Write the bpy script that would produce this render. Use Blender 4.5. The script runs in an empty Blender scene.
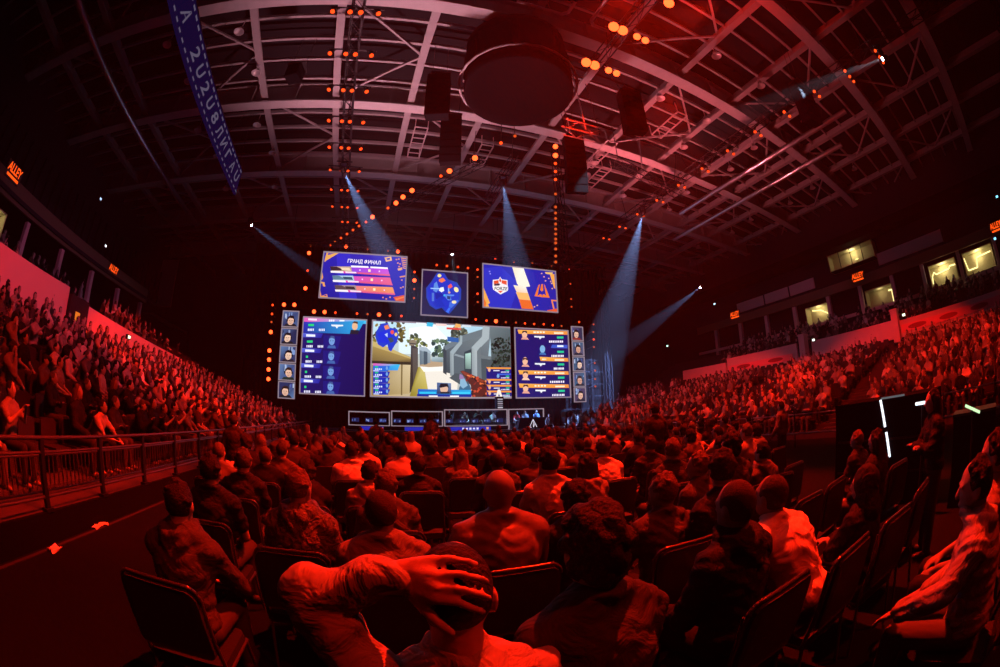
import bpy, bmesh, math, random
import numpy as np
from mathutils import Vector, Matrix

random.seed(7)
RNG = np.random.default_rng(11)
SC = bpy.context.scene
COL = SC.collection
pi = math.pi

# ------------------------------------------------------------------ camera
# arena axes: +y towards the stage, +x to the right, z up; metres
CZ = 1.70
PITCH, ROLL, YAW = 11.3, -1.1, 19.2
FPX = 416.7                                    # 15 mm fisheye on 36 mm, in pixels of the 1000 px frame


def cam_axes():
    p, r, y = [math.radians(a) for a in (PITCH, ROLL, YAW)]
    f = Vector((math.sin(y) * math.cos(p), math.cos(y) * math.cos(p), math.sin(p)))
    x = Vector((math.cos(y), -math.sin(y), 0))
    u = x.cross(f)
    return x * math.cos(r) + u * math.sin(r), f, -x * math.sin(r) + u * math.cos(r)


CX, CF, CU = cam_axes()
CO = Vector((0, 0, CZ))
cam = bpy.data.cameras.new('camera')
cam.type = 'PANO'
cam.panorama_type = 'FISHEYE_EQUISOLID'
cam.fisheye_lens = 15.0
cam.fisheye_fov = math.radians(200)
cam.sensor_width = 36.0
cam.sensor_fit = 'HORIZONTAL'
cam.clip_start = 0.05
cam.clip_end = 400
camo = bpy.data.objects.new('camera', cam)
COL.objects.link(camo)
camo.matrix_world = Matrix(((CX.x, CU.x, -CF.x, 0), (CX.y, CU.y, -CF.y, 0), (CX.z, CU.z, -CF.z, CZ), (0, 0, 0, 1)))
SC.camera = camo


def ray(px, py):
    a, b = px - 500, 333.5 - py
    r = math.hypot(a, b) + 1e-9
    t = 2 * math.asin(r / (2 * FPX))
    return CF * math.cos(t) + (CX * (a / r) + CU * (b / r)) * math.sin(t)


def on_x(px, py, x): v = ray(px, py); return CO + v * (x / v.x)
def on_y(px, py, y): v = ray(px, py); return CO + v * (y / v.y)
def on_z(px, py, z): v = ray(px, py); return CO + v * ((z - CZ) / v.z)


def pix(P):
    v = (Vector(P) - CO).normalized()
    t = math.acos(max(-1, min(1, v.dot(CF))))
    r = 2 * FPX * math.sin(t / 2)
    a, b = v.dot(CX), v.dot(CU)
    h = math.hypot(a, b) + 1e-9
    return 500 + a / h * r, 333.5 - b / h * r


def in_view(P, m=25):
    x, y = pix(P)
    return -m < x < 1000 + m and -m < y < 667 + m


# ------------------------------------------------------------------ world, haze, exposure
SC.view_settings.view_transform = 'Standard'
SC.view_settings.look = 'None'
SC.view_settings.exposure = 0.0
SC.view_settings.gamma = 1.0
SC.view_settings.use_curve_mapping = False
SC.cycles.volume_bounces = 0
SC.cycles.max_bounces = 4
SC.cycles.diffuse_bounces = 1
SC.cycles.glossy_bounces = 2
SC.cycles.sample_clamp_indirect = 3.0
SC.cycles.caustics_reflective = False
SC.cycles.caustics_refractive = False

HAZE = 0.0006
world = bpy.data.worlds.new('arena_air')
SC.world = world
world.use_nodes = True
wn = world.node_tree
wn.nodes.clear()
wo = wn.nodes.new('ShaderNodeOutputWorld')
wb = wn.nodes.new('ShaderNodeBackground')
wb.inputs[0].default_value = (0, 0, 0, 1)
wv = wn.nodes.new('ShaderNodeVolumeScatter')
wv.inputs['Color'].default_value = (1, 1, 1, 1)
wv.inputs['Density'].default_value = HAZE
wv.inputs['Anisotropy'].default_value = 0.25
wn.links.new(wb.outputs[0], wo.inputs['Surface'])
wn.links.new(wv.outputs[0], wo.inputs['Volume'])

RED = (1.0, 0.013, 0.002)


def spot(name, loc, target, power, color, angle, blend=0.35, radius=0.12):
    l = bpy.data.lights.new(name, 'SPOT')
    l.energy = power
    l.color = color
    l.spot_size = math.radians(angle)
    l.spot_blend = blend
    l.shadow_soft_size = radius
    o = bpy.data.objects.new(name, l)
    COL.objects.link(o)
    o.location = loc
    o.rotation_euler = (Vector(target) - Vector(loc)).to_track_quat('-Z', 'Y').to_euler()
    return o


# red audience wash from the lamp rows on the ceiling trusses
spot('wash_light', (6.4, 5.4, 14.9), (2.2, 3.4, 0.9), 34000, RED, 54, radius=.10)
spot('wash_light', (-2.0, -5.0, 14.9), (1.6, 3.0, 0.9), 350, RED, 50, radius=.10)
spot('wash_light', (8.6, -4.5, 14.9), (2.6, 2.4, 0.9), 4800, RED, 40, radius=.10)
spot('wash_light', (11.5, 9.0, 14.9), (4.5, 10.5, 0.9), 21000, RED, 56, radius=.15)
spot('wash_light', (6.0, 2.2, 14.8), (-8.0, 8.5, 1.4), 16000, RED, 44, radius=.2)
spot('wash_light', (9.8, 3.6, 14.8), (-8.5, 20.0, 1.6), 60000, RED, 34, radius=.2)
spot('wash_light', (6.5, 1.0, 14.9), (20.0, 5.0, 1.0), 22000, RED, 48, radius=.2)
spot('wash_light', (6.8, 2.6, 14.9), (20.0, 18.0, 1.0), 36000, RED, 38, radius=.2)
# added fill spots, no fixtures: reddish pink on the pale parapets and roof steel
spot('fascia_fill', (9.0, 3.0, 14.6), (-13.2, 14.0, 5.0), 3600, (1.0, 0.16, 0.42), 40, 0.8, .2)
spot('fascia_fill', (6.0, 1.6, 14.6), (27.6, 13.0, 5.6), 2200, (1.0, 0.13, 0.26), 42, 0.8, .2)
spot('roof_fill', (9.4, 4.4, 14.2), (10.5, 3.0, 17), 900, RED, 150, 0.8, .4)
spot('roof_fill', (0.0, 15.0, 6.0), (1.0, 13.0, 17), 6200, (1.0, 0.42, 0.50), 110, 0.9, .4)
spot('roof_fill', (13.5, 16.0, 9.5), (16.0, 14.0, 17), 4200, (1.0, 0.17, 0.19), 130, 0.9, .4)


# ------------------------------------------------------------------ materials
def lin(c):
    return tuple((x / 12.92 if x <= 0.04045 else ((x + 0.055) / 1.055) ** 2.4) for x in c)


def hexc(h):
    return lin(tuple(int(h[i:i + 2], 16) / 255 for i in (0, 2, 4)))


MATS = {}


def mat(name, col, rough=0.7, metal=0.0, noise=0.0, nscale=20.0, bump=0.0, spec=0.4, bdist=0.02):
    if name in MATS:
        return MATS[name]
    m = bpy.data.materials.new(name)
    m.use_nodes = True
    nt = m.node_tree
    b = nt.nodes['Principled BSDF']
    b.inputs['Roughness'].default_value = rough
    b.inputs['Metallic'].default_value = metal
    b.inputs['Specular IOR Level'].default_value = spec
    b.inputs['Base Color'].default_value = (*col, 1)
    if noise or bump:
        tc = nt.nodes.new('ShaderNodeTexCoord')
        n = nt.nodes.new('ShaderNodeTexNoise')
        n.inputs['Scale'].default_value = nscale
        n.inputs['Detail'].default_value = 4
        nt.links.new(tc.outputs['Object'], n.inputs['Vector'])
        if noise:
            mx = nt.nodes.new('ShaderNodeMix')
            mx.data_type = 'RGBA'
            nt.links.new(n.outputs['Fac'], mx.inputs[0])
            mx.inputs[6].default_value = (*[c * (1 - noise) for c in col], 1)
            mx.inputs[7].default_value = (*[min(1, c * (1 + noise)) for c in col], 1)
            nt.links.new(mx.outputs[2], b.inputs['Base Color'])
        if bump:
            bp = nt.nodes.new('ShaderNodeBump')
            bp.inputs['Strength'].default_value = bump
            bp.inputs['Distance'].default_value = bdist
            n.inputs['Distortion'].default_value = 1.5 if bdist > .03 else 0.0
            nt.links.new(n.outputs['Fac'], bp.inputs['Height'])
            nt.links.new(bp.outputs[0], b.inputs['Normal'])
    MATS[name] = m
    return m


def emit(name, col, strength):
    if name in MATS:
        return MATS[name]
    m = bpy.data.materials.new(name)
    m.use_nodes = True
    nt = m.node_tree
    nt.nodes.clear()
    o = nt.nodes.new('ShaderNodeOutputMaterial')
    e = nt.nodes.new('ShaderNodeEmission')
    e.inputs[0].default_value = (*col, 1)
    e.inputs[1].default_value = strength
    nt.links.new(e.outputs[0], o.inputs[0])
    MATS[name] = m
    return m


def emit_attr(name, strength):
    m = bpy.data.materials.new(name)
    m.use_nodes = True
    nt = m.node_tree
    nt.nodes.clear()
    o = nt.nodes.new('ShaderNodeOutputMaterial')
    e = nt.nodes.new('ShaderNodeEmission')
    a = nt.nodes.new('ShaderNodeAttribute')
    a.attribute_name = 'paint'
    e.inputs[1].default_value = strength
    nt.links.new(a.outputs['Color'], e.inputs[0])
    nt.links.new(e.outputs[0], o.inputs[0])
    MATS[name] = m
    return m


def paint_mat(name, rough=0.6):
    m = bpy.data.materials.new(name)
    m.use_nodes = True
    nt = m.node_tree
    b = nt.nodes['Principled BSDF']
    a = nt.nodes.new('ShaderNodeAttribute')
    a.attribute_name = 'paint'
    b.inputs['Roughness'].default_value = rough
    nt.links.new(a.outputs['Color'], b.inputs['Base Color'])
    MATS[name] = m
    return m


def random_mat(name, cols, rough=0.8, bump=0.0, nscale=30):
    """one cloth / hair / skin material whose tone differs from object to object"""
    m = bpy.data.materials.new(name)
    m.use_nodes = True
    nt = m.node_tree
    b = nt.nodes['Principled BSDF']
    oi = nt.nodes.new('ShaderNodeObjectInfo')
    cr = nt.nodes.new('ShaderNodeValToRGB')
    cr.color_ramp.interpolation = 'CONSTANT'
    el = cr.color_ramp.elements
    while len(el) < len(cols):
        el.new(0.5)
    for i, c in enumerate(cols):
        el[i].position = i / len(cols)
        el[i].color = (*lin((c, c * 0.97, c * 0.95)), 1)
    nt.links.new(oi.outputs['Random'], cr.inputs[0])
    nt.links.new(cr.outputs[0], b.inputs['Base Color'])
    b.inputs['Roughness'].default_value = rough
    b.inputs['Specular IOR Level'].default_value = 0.12
    if bump:
        n = nt.nodes.new('ShaderNodeTexNoise')
        n.inputs['Scale'].default_value = nscale
        tc = nt.nodes.new('ShaderNodeTexCoord')
        nt.links.new(tc.outputs['Object'], n.inputs['Vector'])
        bp = nt.nodes.new('ShaderNodeBump')
        bp.inputs['Strength'].default_value = bump
        bp.inputs['Distance'].default_value = 0.02
        nt.links.new(n.outputs['Fac'], bp.inputs['Height'])
        nt.links.new(bp.outputs[0], b.inputs['Normal'])
    MATS[name] = m
    return m


M_floor = mat('floor_vinyl', hexc('0f0d0e'), 0.8, noise=0.25, nscale=2.5, bump=0.05, spec=.08)
M_conc = mat('stand_concrete', hexc('3a363c'), 0.85, noise=0.2, nscale=6)
M_dark = mat('dark_wall', hexc('2a2730'), 0.9, noise=0.15, nscale=3)
M_black = mat('black_cloth', hexc('100f12'), 1.0, spec=.03)
M_blackmetal = mat('black_metal', hexc('17161a'), 0.45, metal=0.2)
M_steel = mat('roof_steel', hexc('b4aeb0'), 0.6, noise=0.12, nscale=3)
M_steel2 = mat('purlin_steel', hexc('9a9496'), 0.6, noise=0.12, nscale=3)
M_deck = mat('roof_deck', hexc('201e22'), 0.9, spec=.1)
M_duct = mat('duct_metal', hexc('c8c8cc'), 0.28, metal=0.9)
M_parapet = mat('parapet_paint', hexc('cbb9be'), 0.7, noise=0.05, nscale=2)
M_olive = mat('band_paint', hexc('6a6450'), 0.8)
M_alu = mat('truss_aluminium', hexc('b8b8bc'), 0.4, metal=0.6)
M_frame = emit('screen_edge_light', hexc('d8c0cf'), 0.42)
M_lens = emit('red_lamp_lens', (1.0, 0.06, 0.008), 2.2)
M_lens_dim = emit('red_lamp_lens_dim', (1.0, 0.13, 0.02), .75)
M_lens_hot = emit('red_lamp_lens_hot', (1.0, 0.07, 0.014), 5.0)
M_white_lens = emit('white_beam_lens', (0.65, 0.8, 1.0), 40)
M_whiteled = emit('white_led_tube', (0.86, 0.92, 1.0), 1.6)
M_warm = emit('warm_led_strip', (1.0, 0.82, 0.32), 2.2)
M_sign = emit('red_sign_text', (1.0, 0.08, 0.006), 1.6)
M_screen = emit_attr('screen_picture', 1.12)
M_print = paint_mat('printed_panel')

# ------------------------------------------------------------------ mesh tools


class MB:
    def __init__(self):
        self.v, self.f, self.m, self.smooth, self.c = [], [], [], [], []

    def add(self, vs, fs, mi=0, smooth=False, col=None):
        o = len(self.v)
        self.v += [tuple(p) for p in vs]
        for f in fs:
            self.f.append(tuple(o + i for i in f))
            self.m.append(mi)
            self.smooth.append(smooth)
            self.c.append(col)

    def box(self, c, s, R=None, mi=0):
        hx, hy, hz = s[0] / 2, s[1] / 2, s[2] / 2
        vs = [Vector((sx * hx, sy * hy, sz * hz)) for sx in (-1, 1) for sy in (-1, 1) for sz in (-1, 1)]
        if R is not None:
            vs = [R @ p for p in vs]
        c = Vector(c)
        self.add([p + c for p in vs], [(0, 1, 3, 2), (4, 6, 7, 5), (0, 4, 5, 1), (2, 3, 7, 6), (0, 2, 6, 4), (1, 5, 7, 3)], mi)
        return self

    def bar(self, p0, p1, w, h, up=(0, 0, 1), mi=0):
        p0, p1 = Vector(p0), Vector(p1)
        d = p1 - p0
        L = d.length
        d.normalize()
        s = d.cross(Vector(up))
        if s.length < 1e-5:
            s = d.cross(Vector((1, 0, 0)))
        s.normalize()
        u = s.cross(d)
        R = Matrix((s, d, u)).transposed()
        return self.box((p0 + p1) / 2, (w, L, h), R, mi)

    def tube(self, p0, p1, r0, r1=None, n=8, mi=0, smooth=True, caps=True):
        r1 = r0 if r1 is None else r1
        p0, p1 = Vector(p0), Vector(p1)
        d = (p1 - p0).normalized()
        a = d.orthogonal().normalized()
        b = d.cross(a)
        vs = []
        for p, r in ((p0, r0), (p1, r1)):
            for i in range(n):
                t = 2 * pi * i / n
                vs.append(p + (a * math.cos(t) + b * math.sin(t)) * r)
        fs = [(i, (i + 1) % n, n + (i + 1) % n, n + i) for i in range(n)]
        self.add(vs, fs, mi, smooth)
        if caps:
            self.add(vs[:n], [tuple(range(n - 1, -1, -1))], mi)
            self.add(vs[n:], [tuple(range(n))], mi)
        return self

    def path(self, pts, r, n=8, mi=0):
        for a, b in zip(pts[:-1], pts[1:]):
            self.tube(a, b, r, n=n, mi=mi)
        return self

    def lathe(self, prof, n=24, c=(0, 0, 0), mi=0, smooth=True):
        c = Vector(c)
        vs = [c + Vector((r * math.cos(2 * pi * i / n), r * math.sin(2 * pi * i / n), z)) for r, z in prof for i in range(n)]
        fs = [(k * n + i, k * n + (i + 1) % n, (k + 1) * n + (i + 1) % n, (k + 1) * n + i) for k in range(len(prof) - 1) for i in range(n)]
        self.add(vs, fs, mi, smooth)
        return self

    def ell(self, c, r, nu=14, nv=9, mi=0, R=None):
        c = Vector(c)
        vs = []
        for j in range(nv + 1):
            ph = pi * j / nv
            for i in range(nu):
                t = 2 * pi * i / nu
                p = Vector((r[0] * math.sin(ph) * math.cos(t), r[1] * math.sin(ph) * math.sin(t), r[2] * math.cos(ph)))
                if R is not None:
                    p = R @ p
                vs.append(c + p)
        fs = [(j * nu + i, (j + 1) * nu + i, (j + 1) * nu + (i + 1) % nu, j * nu + (i + 1) % nu) for j in range(nv) for i in range(nu)]
        self.add(vs, fs, mi, True)
        return self

    def capsule(self, p0, p1, r0, r1, n=12, k=4):
        p0, p1 = Vector(p0), Vector(p1)
        d = p1 - p0
        L = d.length
        if L < 1e-6:
            return self.ell(p0, (r0, r0, r0), n, 2 * k)
        d /= L
        a = d.orthogonal().normalized()
        b = d.cross(a)
        rings = []
        for j in range(k + 1):
            ph = pi / 2 * j / k
            rings.append((p0 - d * r0 * math.cos(ph), r0 * math.sin(ph)))
        for j in range(k + 1):
            ph = pi / 2 * (1 - j / k)
            rings.append((p1 + d * r1 * math.cos(ph), r1 * math.sin(ph)))
        vs = [p + (a * math.cos(2 * pi * i / n) + b * math.sin(2 * pi * i / n)) * max(r, 1e-4) for p, r in rings for i in range(n)]
        fs = [(j * n + i, j * n + (i + 1) % n, (j + 1) * n + (i + 1) % n, (j + 1) * n + i) for j in range(len(rings) - 1) for i in range(n)]
        self.add(vs, fs, 0, True)
        return self

    def mesh(self, name, *mats):
        me = bpy.data.meshes.new(name)
        me.from_pydata(self.v, [], self.f)
        for m in mats:
            me.materials.append(m)
        me.polygons.foreach_set('material_index', self.m)
        me.polygons.foreach_set('use_smooth', self.smooth)
        if any(c is not None for c in self.c):
            at = me.color_attributes.new('paint', 'FLOAT_COLOR', 'CORNER')
            arr = []
            for f, c in zip(self.f, self.c):
                for k in range(len(f)):
                    q = c[k] if isinstance(c[0], (tuple, list)) else c
                    arr += [q[0], q[1], q[2], 1.0]
            at.data.foreach_set('color', arr)
        me.update()
        return me

    def build(self, name, mats, parent=None, loc=None):
        if not isinstance(mats, (list, tuple)):
            mats = [mats]
        return put(name, self.mesh(name, *mats), parent, loc)


def put(name, me, parent=None, loc=None, rz=None):
    o = bpy.data.objects.new(name, me)
    COL.objects.link(o)
    if parent is not None:
        o.parent = parent
    if loc is not None:
        o.location = loc
    if rz is not None:
        o.rotation_euler = (0, 0, rz)
    return o


def tag(o, label, cat, group=None, kind=None):
    o['label'] = label
    o['category'] = cat
    if group:
        o['group'] = group
    if kind:
        o['kind'] = kind
    return o


def empty(name, loc=(0, 0, 0), rz=0):
    o = bpy.data.objects.new(name, None)
    COL.objects.link(o)
    o.location = loc
    o.rotation_euler = (0, 0, rz)
    o.empty_display_size = 0.1
    return o


def struct(o, label=None, cat=None):
    o['kind'] = 'structure'
    if label:
        o['label'] = label
    if cat:
        o['category'] = cat
    return o


TMP = bpy.data.scenes.new('workbench')           # shapes are evaluated here, then the scene is dropped


def evaluated(o):
    TMP.collection.objects.link(o)
    with bpy.context.temp_override(scene=TMP, view_layer=TMP.view_layers[0]):
        dg = bpy.context.evaluated_depsgraph_get()
        return bpy.data.meshes.new_from_object(o.evaluated_get(dg))


def fuse(mb, voxel, smooth=4, decimate=None):
    """one continuous surface out of overlapping closed shapes"""
    me = mb.mesh('tmp')
    o = bpy.data.objects.new('tmp', me)
    r = o.modifiers.new('r', 'REMESH')
    r.mode = 'VOXEL'
    r.voxel_size = voxel
    r.use_smooth_shade = True
    if smooth:
        s = o.modifiers.new('s', 'SMOOTH')
        s.iterations = smooth
        s.factor = 0.5
    if decimate:
        d = o.modifiers.new('d', 'DECIMATE')
        d.ratio = decimate
    out = evaluated(o)
    bpy.data.objects.remove(o)
    bpy.data.meshes.remove(me)
    out.polygons.foreach_set('use_smooth', [True] * len(out.polygons))
    return out


TXT = {}


def text_polys(body, shear=0.0):
    """flat letter outlines, unit height, centred on x; (verts2d, faces)"""
    if (body, shear) in TXT:
        return TXT[(body, shear)]
    cu = bpy.data.curves.new('tmp', 'FONT')
    cu.body = body
    cu.size = 1.0
    cu.shear = shear
    cu.resolution_u = 3
    cu.offset = 0.02
    o = bpy.data.objects.new('tmp', cu)
    me = evaluated(o)
    vs = np.array([v.co[:2] for v in me.vertices])
    fs = [tuple(p.vertices) for p in me.polygons]
    lo, hi = vs.min(0), vs.max(0)
    vs = (vs - lo) / (hi - lo)
    asp = (hi - lo)[0] / (hi - lo)[1]
    bpy.data.objects.remove(o)
    TXT[(body, shear)] = (vs, fs, asp)
    return TXT[(body, shear)]

# ------------------------------------------------------------------ people: shapes
M_skin = random_mat('skin', [0.58, 0.54, 0.62, 0.50, 0.56], 0.6)
M_cloth = random_mat('upper_cloth', [0.14, 0.36, 0.09, 0.52, 0.18, 0.10, 0.30, 0.64, 0.12, 0.44, 0.22, 0.08], 0.85, 0.35, 9)
M_trous = random_mat('trouser_cloth', [0.16, 0.26, 0.12, 0.35], 0.9)
M_hair = random_mat('hair_strands', [0.13, 0.20, 0.10, 0.32, 0.16], 0.9, 0.6, 60)


def grey_cloth(v, rough=0.8, bump=0.5, nscale=9):
    return mat('cloth_%03d_%02d' % (round(v * 100), round(rough * 10)), lin((v, v * 0.97, v * 0.95)), rough, bump=bump, nscale=nscale, noise=0.12, bdist=.06, spec=.25)


M_leather = mat('leather', lin((0.44, 0.40, 0.38)), 0.5, bump=0.3, nscale=18, spec=0.4)
M_hair_dark = mat('dark_hair', lin((0.15, 0.12, 0.11)), 0.75, bump=0.8, nscale=70, spec=0.2)
M_hair_buzz = mat('shaved_hair', lin((0.26, 0.22, 0.20)), 0.85, bump=0.5, nscale=150, spec=.15)
M_hair_light = mat('light_hair', lin((0.40, 0.34, 0.30)), 0.8, bump=0.8, nscale=70, spec=.2)
M_shoe = mat('shoe', lin((0.2, 0.2, 0.2)), 0.6)

ARMS = dict(
    lap=((.222, .07, .70), (.11, .31, .60)), cross=((.222, .13, .74), (-.06, .25, .78)),
    chin=((.17, .28, .72), (.06, .20, 1.02)), clap=((.215, .18, .80), (.05, .34, .98)),
    knees=((.23, .28, .64), (.09, .46, .60)), behind=((.31, -.01, 1.13), (.075, -.11, 1.16)),
    up=((.30, .10, 1.14), (.22, .14, 1.42)), phone=((.21, .11, .72), (.07, .29, .90)), side=((.24, .00, .70), (.24, .16, .50)))


def rot_x(a): return Matrix.Rotation(a, 3, 'X')
def rot_z(a): return Matrix.Rotation(a, 3, 'Z')


class Fig:
    """joints of one figure facing +y, origin on the ground under the hips"""

    def __init__(s, stand=False, lean=6, hyaw=0, hpitch=0, arm_r='lap', arm_l='lap', fat=1.0, hair='short', sleeve='short',
                 hood=False, loose=.022, custom=None, tilt=0, neck=.158, hood_up=.035):
        s.loose, s.hood_up = loose, hood_up
        dz = 0.43 if stand else 0.0
        L = math.radians(lean)
        s.stand, s.hair, s.sleeve, s.hood, s.fat = stand, hair, sleeve, hood, fat
        t = Vector((math.sin(math.radians(tilt)), math.sin(L), math.cos(L))).normalized()
        s.t = t
        s.H = Vector((0, 0, 0.52 + dz))
        s.S = s.H + t * 0.455
        s.N = s.H + t * 0.515
        s.hR = rot_z(math.radians(hyaw)) @ rot_x(-math.radians(lean * 0.4 + hpitch))
        s.head = s.N + Vector((0, 0.012, 0)) + (t * 0.5 + s.hR @ Vector((0, 0, .5))) * neck
        s.arms = []
        fwd = Vector((0, math.sin(L) * 0.42, 0))
        for sgn, key in ((1, arm_r), (-1, arm_l)):
            e, w = (Vector(q) for q in ARMS[key])
            e += Vector((0, fwd.y, dz)); w += Vector((0, fwd.y, dz))
            sh = s.S + Vector((sgn * 0.185 * fat, 0, -0.005))
            if custom and sgn in custom:
                e, w = Vector(custom[sgn][0]), Vector(custom[sgn][1])
                s.arms.append((sgn, sh if len(custom[sgn]) < 3 else Vector(custom[sgn][2]), e, w))
            else:
                s.arms.append((sgn, sh, Vector((e.x * sgn * fat, e.y, e.z)), Vector((w.x * sgn, w.y, w.z))))
        s.legs = []
        for sgn in (1, -1):
            if stand:
                s.legs.append((Vector((sgn * .09, 0, .94)), Vector((sgn * .11, .02, .50)), Vector((sgn * .11, -.02, .09))))
            else:
                s.legs.append((Vector((sgn * .10, .0, .51)), Vector((sgn * .14, .43, .50)), Vector((sgn * .14, .40, .08))))

    def head_prims(s, m):
        h, R = s.head, s.hR
        m.ell(h, (.075, .095, .117), 18, 12, R=R)
        m.ell(h + R @ Vector((0, .030, -.055)), (.058, .062, .068), 14, 9, R=R)
        m.ell(h + R @ Vector((0, -.02, .02)), (.078, .084, .088), 14, 9, R=R)
        m.capsule(h + R @ Vector((0, .096, .005)), h + R @ Vector((0, .108, -.025)), .009, .015, 8, 3)
        for sg in (-1, 1):
            m.ell(h + R @ Vector((sg * .079, -.004, -.012)), (.011, .022, .034), 10, 7, R=R @ rot_z(sg * .35))
            m.ell(h + R @ Vector((sg * .031, .082, .022)), (.024, .016, .010), 8, 6, R=R)
        m.ell(h + R @ Vector((0, .090, -.066)), (.024, .012, .008), 8, 6, R=R)

    def body(s, near):
        m = MB()
        s.head_prims(m)
        m.capsule(s.N - s.t * .05, s.head + s.hR @ Vector((0, -.018, -.05)), .058, .054)
        s.torso(m, 0.0)
        for sgn, sh, e, w in s.arms:
            m.capsule(sh, e, .048, .040)
            m.capsule(e, w, .041, .028)
            d = (w - e).normalized()
            hand(m, w, d, Vector((0, 0, 1)) if abs(d.z) < .8 else Vector((0, -1, 0)), sgn, 0.8)
        for hp, k, a in s.legs:
            m.capsule(hp, k, .078, .058)
            m.capsule(k, a, .056, .040)
            m.capsule(a + Vector((0, -.03, -.045)), a + Vector((0, .14, -.05)), .038, .032)
        return m

    def torso(s, m, g):
        f = s.fat
        R = Vector((0, 0, 1)).rotation_difference(s.t).to_matrix()
        m.ell(s.H + s.t * .05, (.150 * f + g, .115 * f + g, .10 + g), 14, 9, R=R)
        m.ell(s.H + s.t * .20, (.140 * f + g, .105 * f + g, .17 + g), 14, 9, R=R)
        m.ell(s.H + s.t * .34 + Vector((0, -.004, 0)), (.165 * f + g, .112 * f + g, .16 + g), 14, 9, R=R)
        a, b = s.S + Vector((-.155 * f, 0, -.02)), s.S + Vector((.155 * f, 0, -.02))
        m.capsule(a, b, .062 + g, .062 + g)
        for q in (a, b):
            m.capsule(q + Vector((0, 0, .012)), s.N + s.t * .018, .050 + g, .048 + g)

    def shirt(s):
        m = MB()
        g = .016 if s.sleeve == 'short' else s.loose
        s.torso(m, g + .008)
        m.capsule(s.H + s.t * .15, s.H + s.t * .33, .112 * s.fat + g, .125 * s.fat + g)
        for sgn, sh, e, w in s.arms:
            if s.sleeve == 'short':
                q = sh + (e - sh) * .62
                m.capsule(sh + Vector((-.022 * sgn, 0, -.022)), q, .056 + g, .050 + g * .8)
            else:
                m.capsule(sh + (Vector((-.022 * sgn, 0, -.022)) if e.z < sh.z else Vector((0, 0, 0))), e, .055 + g, .046 + g)
                m.capsule(e, e + (w - e) * .93, .047 + g, .032 + g)
        if s.hood:
            c = s.N + s.t * s.hood_up
            for i in range(18):
                def P(q): return c + Vector((.104 * math.cos(q), .094 * math.sin(q) - .016, .020 - .022 * (1 - math.sin(q))))
                m.capsule(P(2 * pi * i / 18), P(2 * pi * (i + 1) / 18), .033, .033, 8, 3)
            m.capsule(c + Vector((-.05, -.105, -.045)), c + Vector((0, -.140, -.125)), .042, .028, 8, 3)
            m.capsule(c + Vector((.05, -.105, -.045)), c + Vector((0, -.140, -.125)), .042, .028, 8, 3)
            m.capsule(c + Vector((-.05, -.105, -.04)), c + Vector((.05, -.105, -.04)), .030, .030, 8, 3)
        else:
            c = s.N + s.t * .035
            for i in range(12):
                def P(q): return c + Vector((.076 * math.cos(q), .072 * math.sin(q) - .004, .006 - .012 * math.sin(q)))
                m.capsule(P(2 * pi * i / 12), P(2 * pi * (i + 1) / 12), .014, .014, 6, 3)
        return m

    def trousers(s):
        m = MB()
        m.ell(s.H + Vector((0, .01, 0)), (.165 * s.fat, .135, .088), 14, 9)
        for hp, k, a in s.legs:
            m.capsule(hp, k, .083, .070)
            m.capsule(k, a, .072, .058)
        return m

    def shoes(s, sgn):
        hp, k, a = s.legs[0 if sgn > 0 else 1]
        m = MB()
        m.capsule(a + Vector((0, -.035, -.033)), a + Vector((0, .15, -.042)), .047, .038)
        return m

    def hair_m(s):
        if s.hair == 'none':
            return None
        m = MB()
        h, R = s.head, s.hR
        rnd = random.Random(5)
        if s.hair == 'buzz':
            m.ell(h + R @ Vector((0, -.016, .016)), (.0830, .0925, .1050), 20, 13, R=R)
        elif s.hair == 'hood_up':
            m.ell(h + R @ Vector((0, -.028, .012)), (.105, .115, .135), 18, 12, R=R)
            m.capsule(h + R @ Vector((0, -.04, -.05)), s.N + Vector((0, -.03, -.02)), .098, .125)
        else:
            m.ell(h + R @ Vector((0, -.017, .018)), (.084, .092, .108), 20, 13, R=R)
            k = dict(short=16, bushy=60, long=24, cap=0)[s.hair]
            for i in range(k):
                u = Vector((rnd.gauss(0, 1), rnd.gauss(-.25, 1), rnd.gauss(.55, .8))).normalized()
                if u.y > .55 and u.z < .5:
                    continue
                r = .024 if s.hair == 'bushy' else .018
                p = Vector((.080 * u.x, .088 * u.y - .015, .103 * u.z + .02))
                m.ell(h + R @ p, (r * 1.2, r * 1.2, r), 7, 5, R=R)
            if s.hair in ('bushy',):
                m.ell(h + R @ Vector((0, .03, .075)), (.07, .06, .045), 12, 8, R=R)
                m.ell(h + R @ Vector((0, -.055, -.045)), (.066, .05, .055), 12, 8, R=R)
            if s.hair == 'long':
                for x in (-.06, -.03, 0, .03, .06):
                    m.capsule(h + R @ Vector((x, -.05, .02)), s.N + Vector((x * 1.25, -.075 + .1 * abs(x), -.10)), .042, .034, 8, 3)
                for sg in (-1, 1):
                    m.capsule(h + R @ Vector((sg * .07, -.01, .02)), s.N + Vector((sg * .095, .0, -.06)), .03, .03, 8, 3)
            if s.hair == 'cap':
                m.capsule(h + R @ Vector((0, .07, .055)), h + R @ Vector((0, .14, .045)), .055, .05, 10, 3)
        return m


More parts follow.
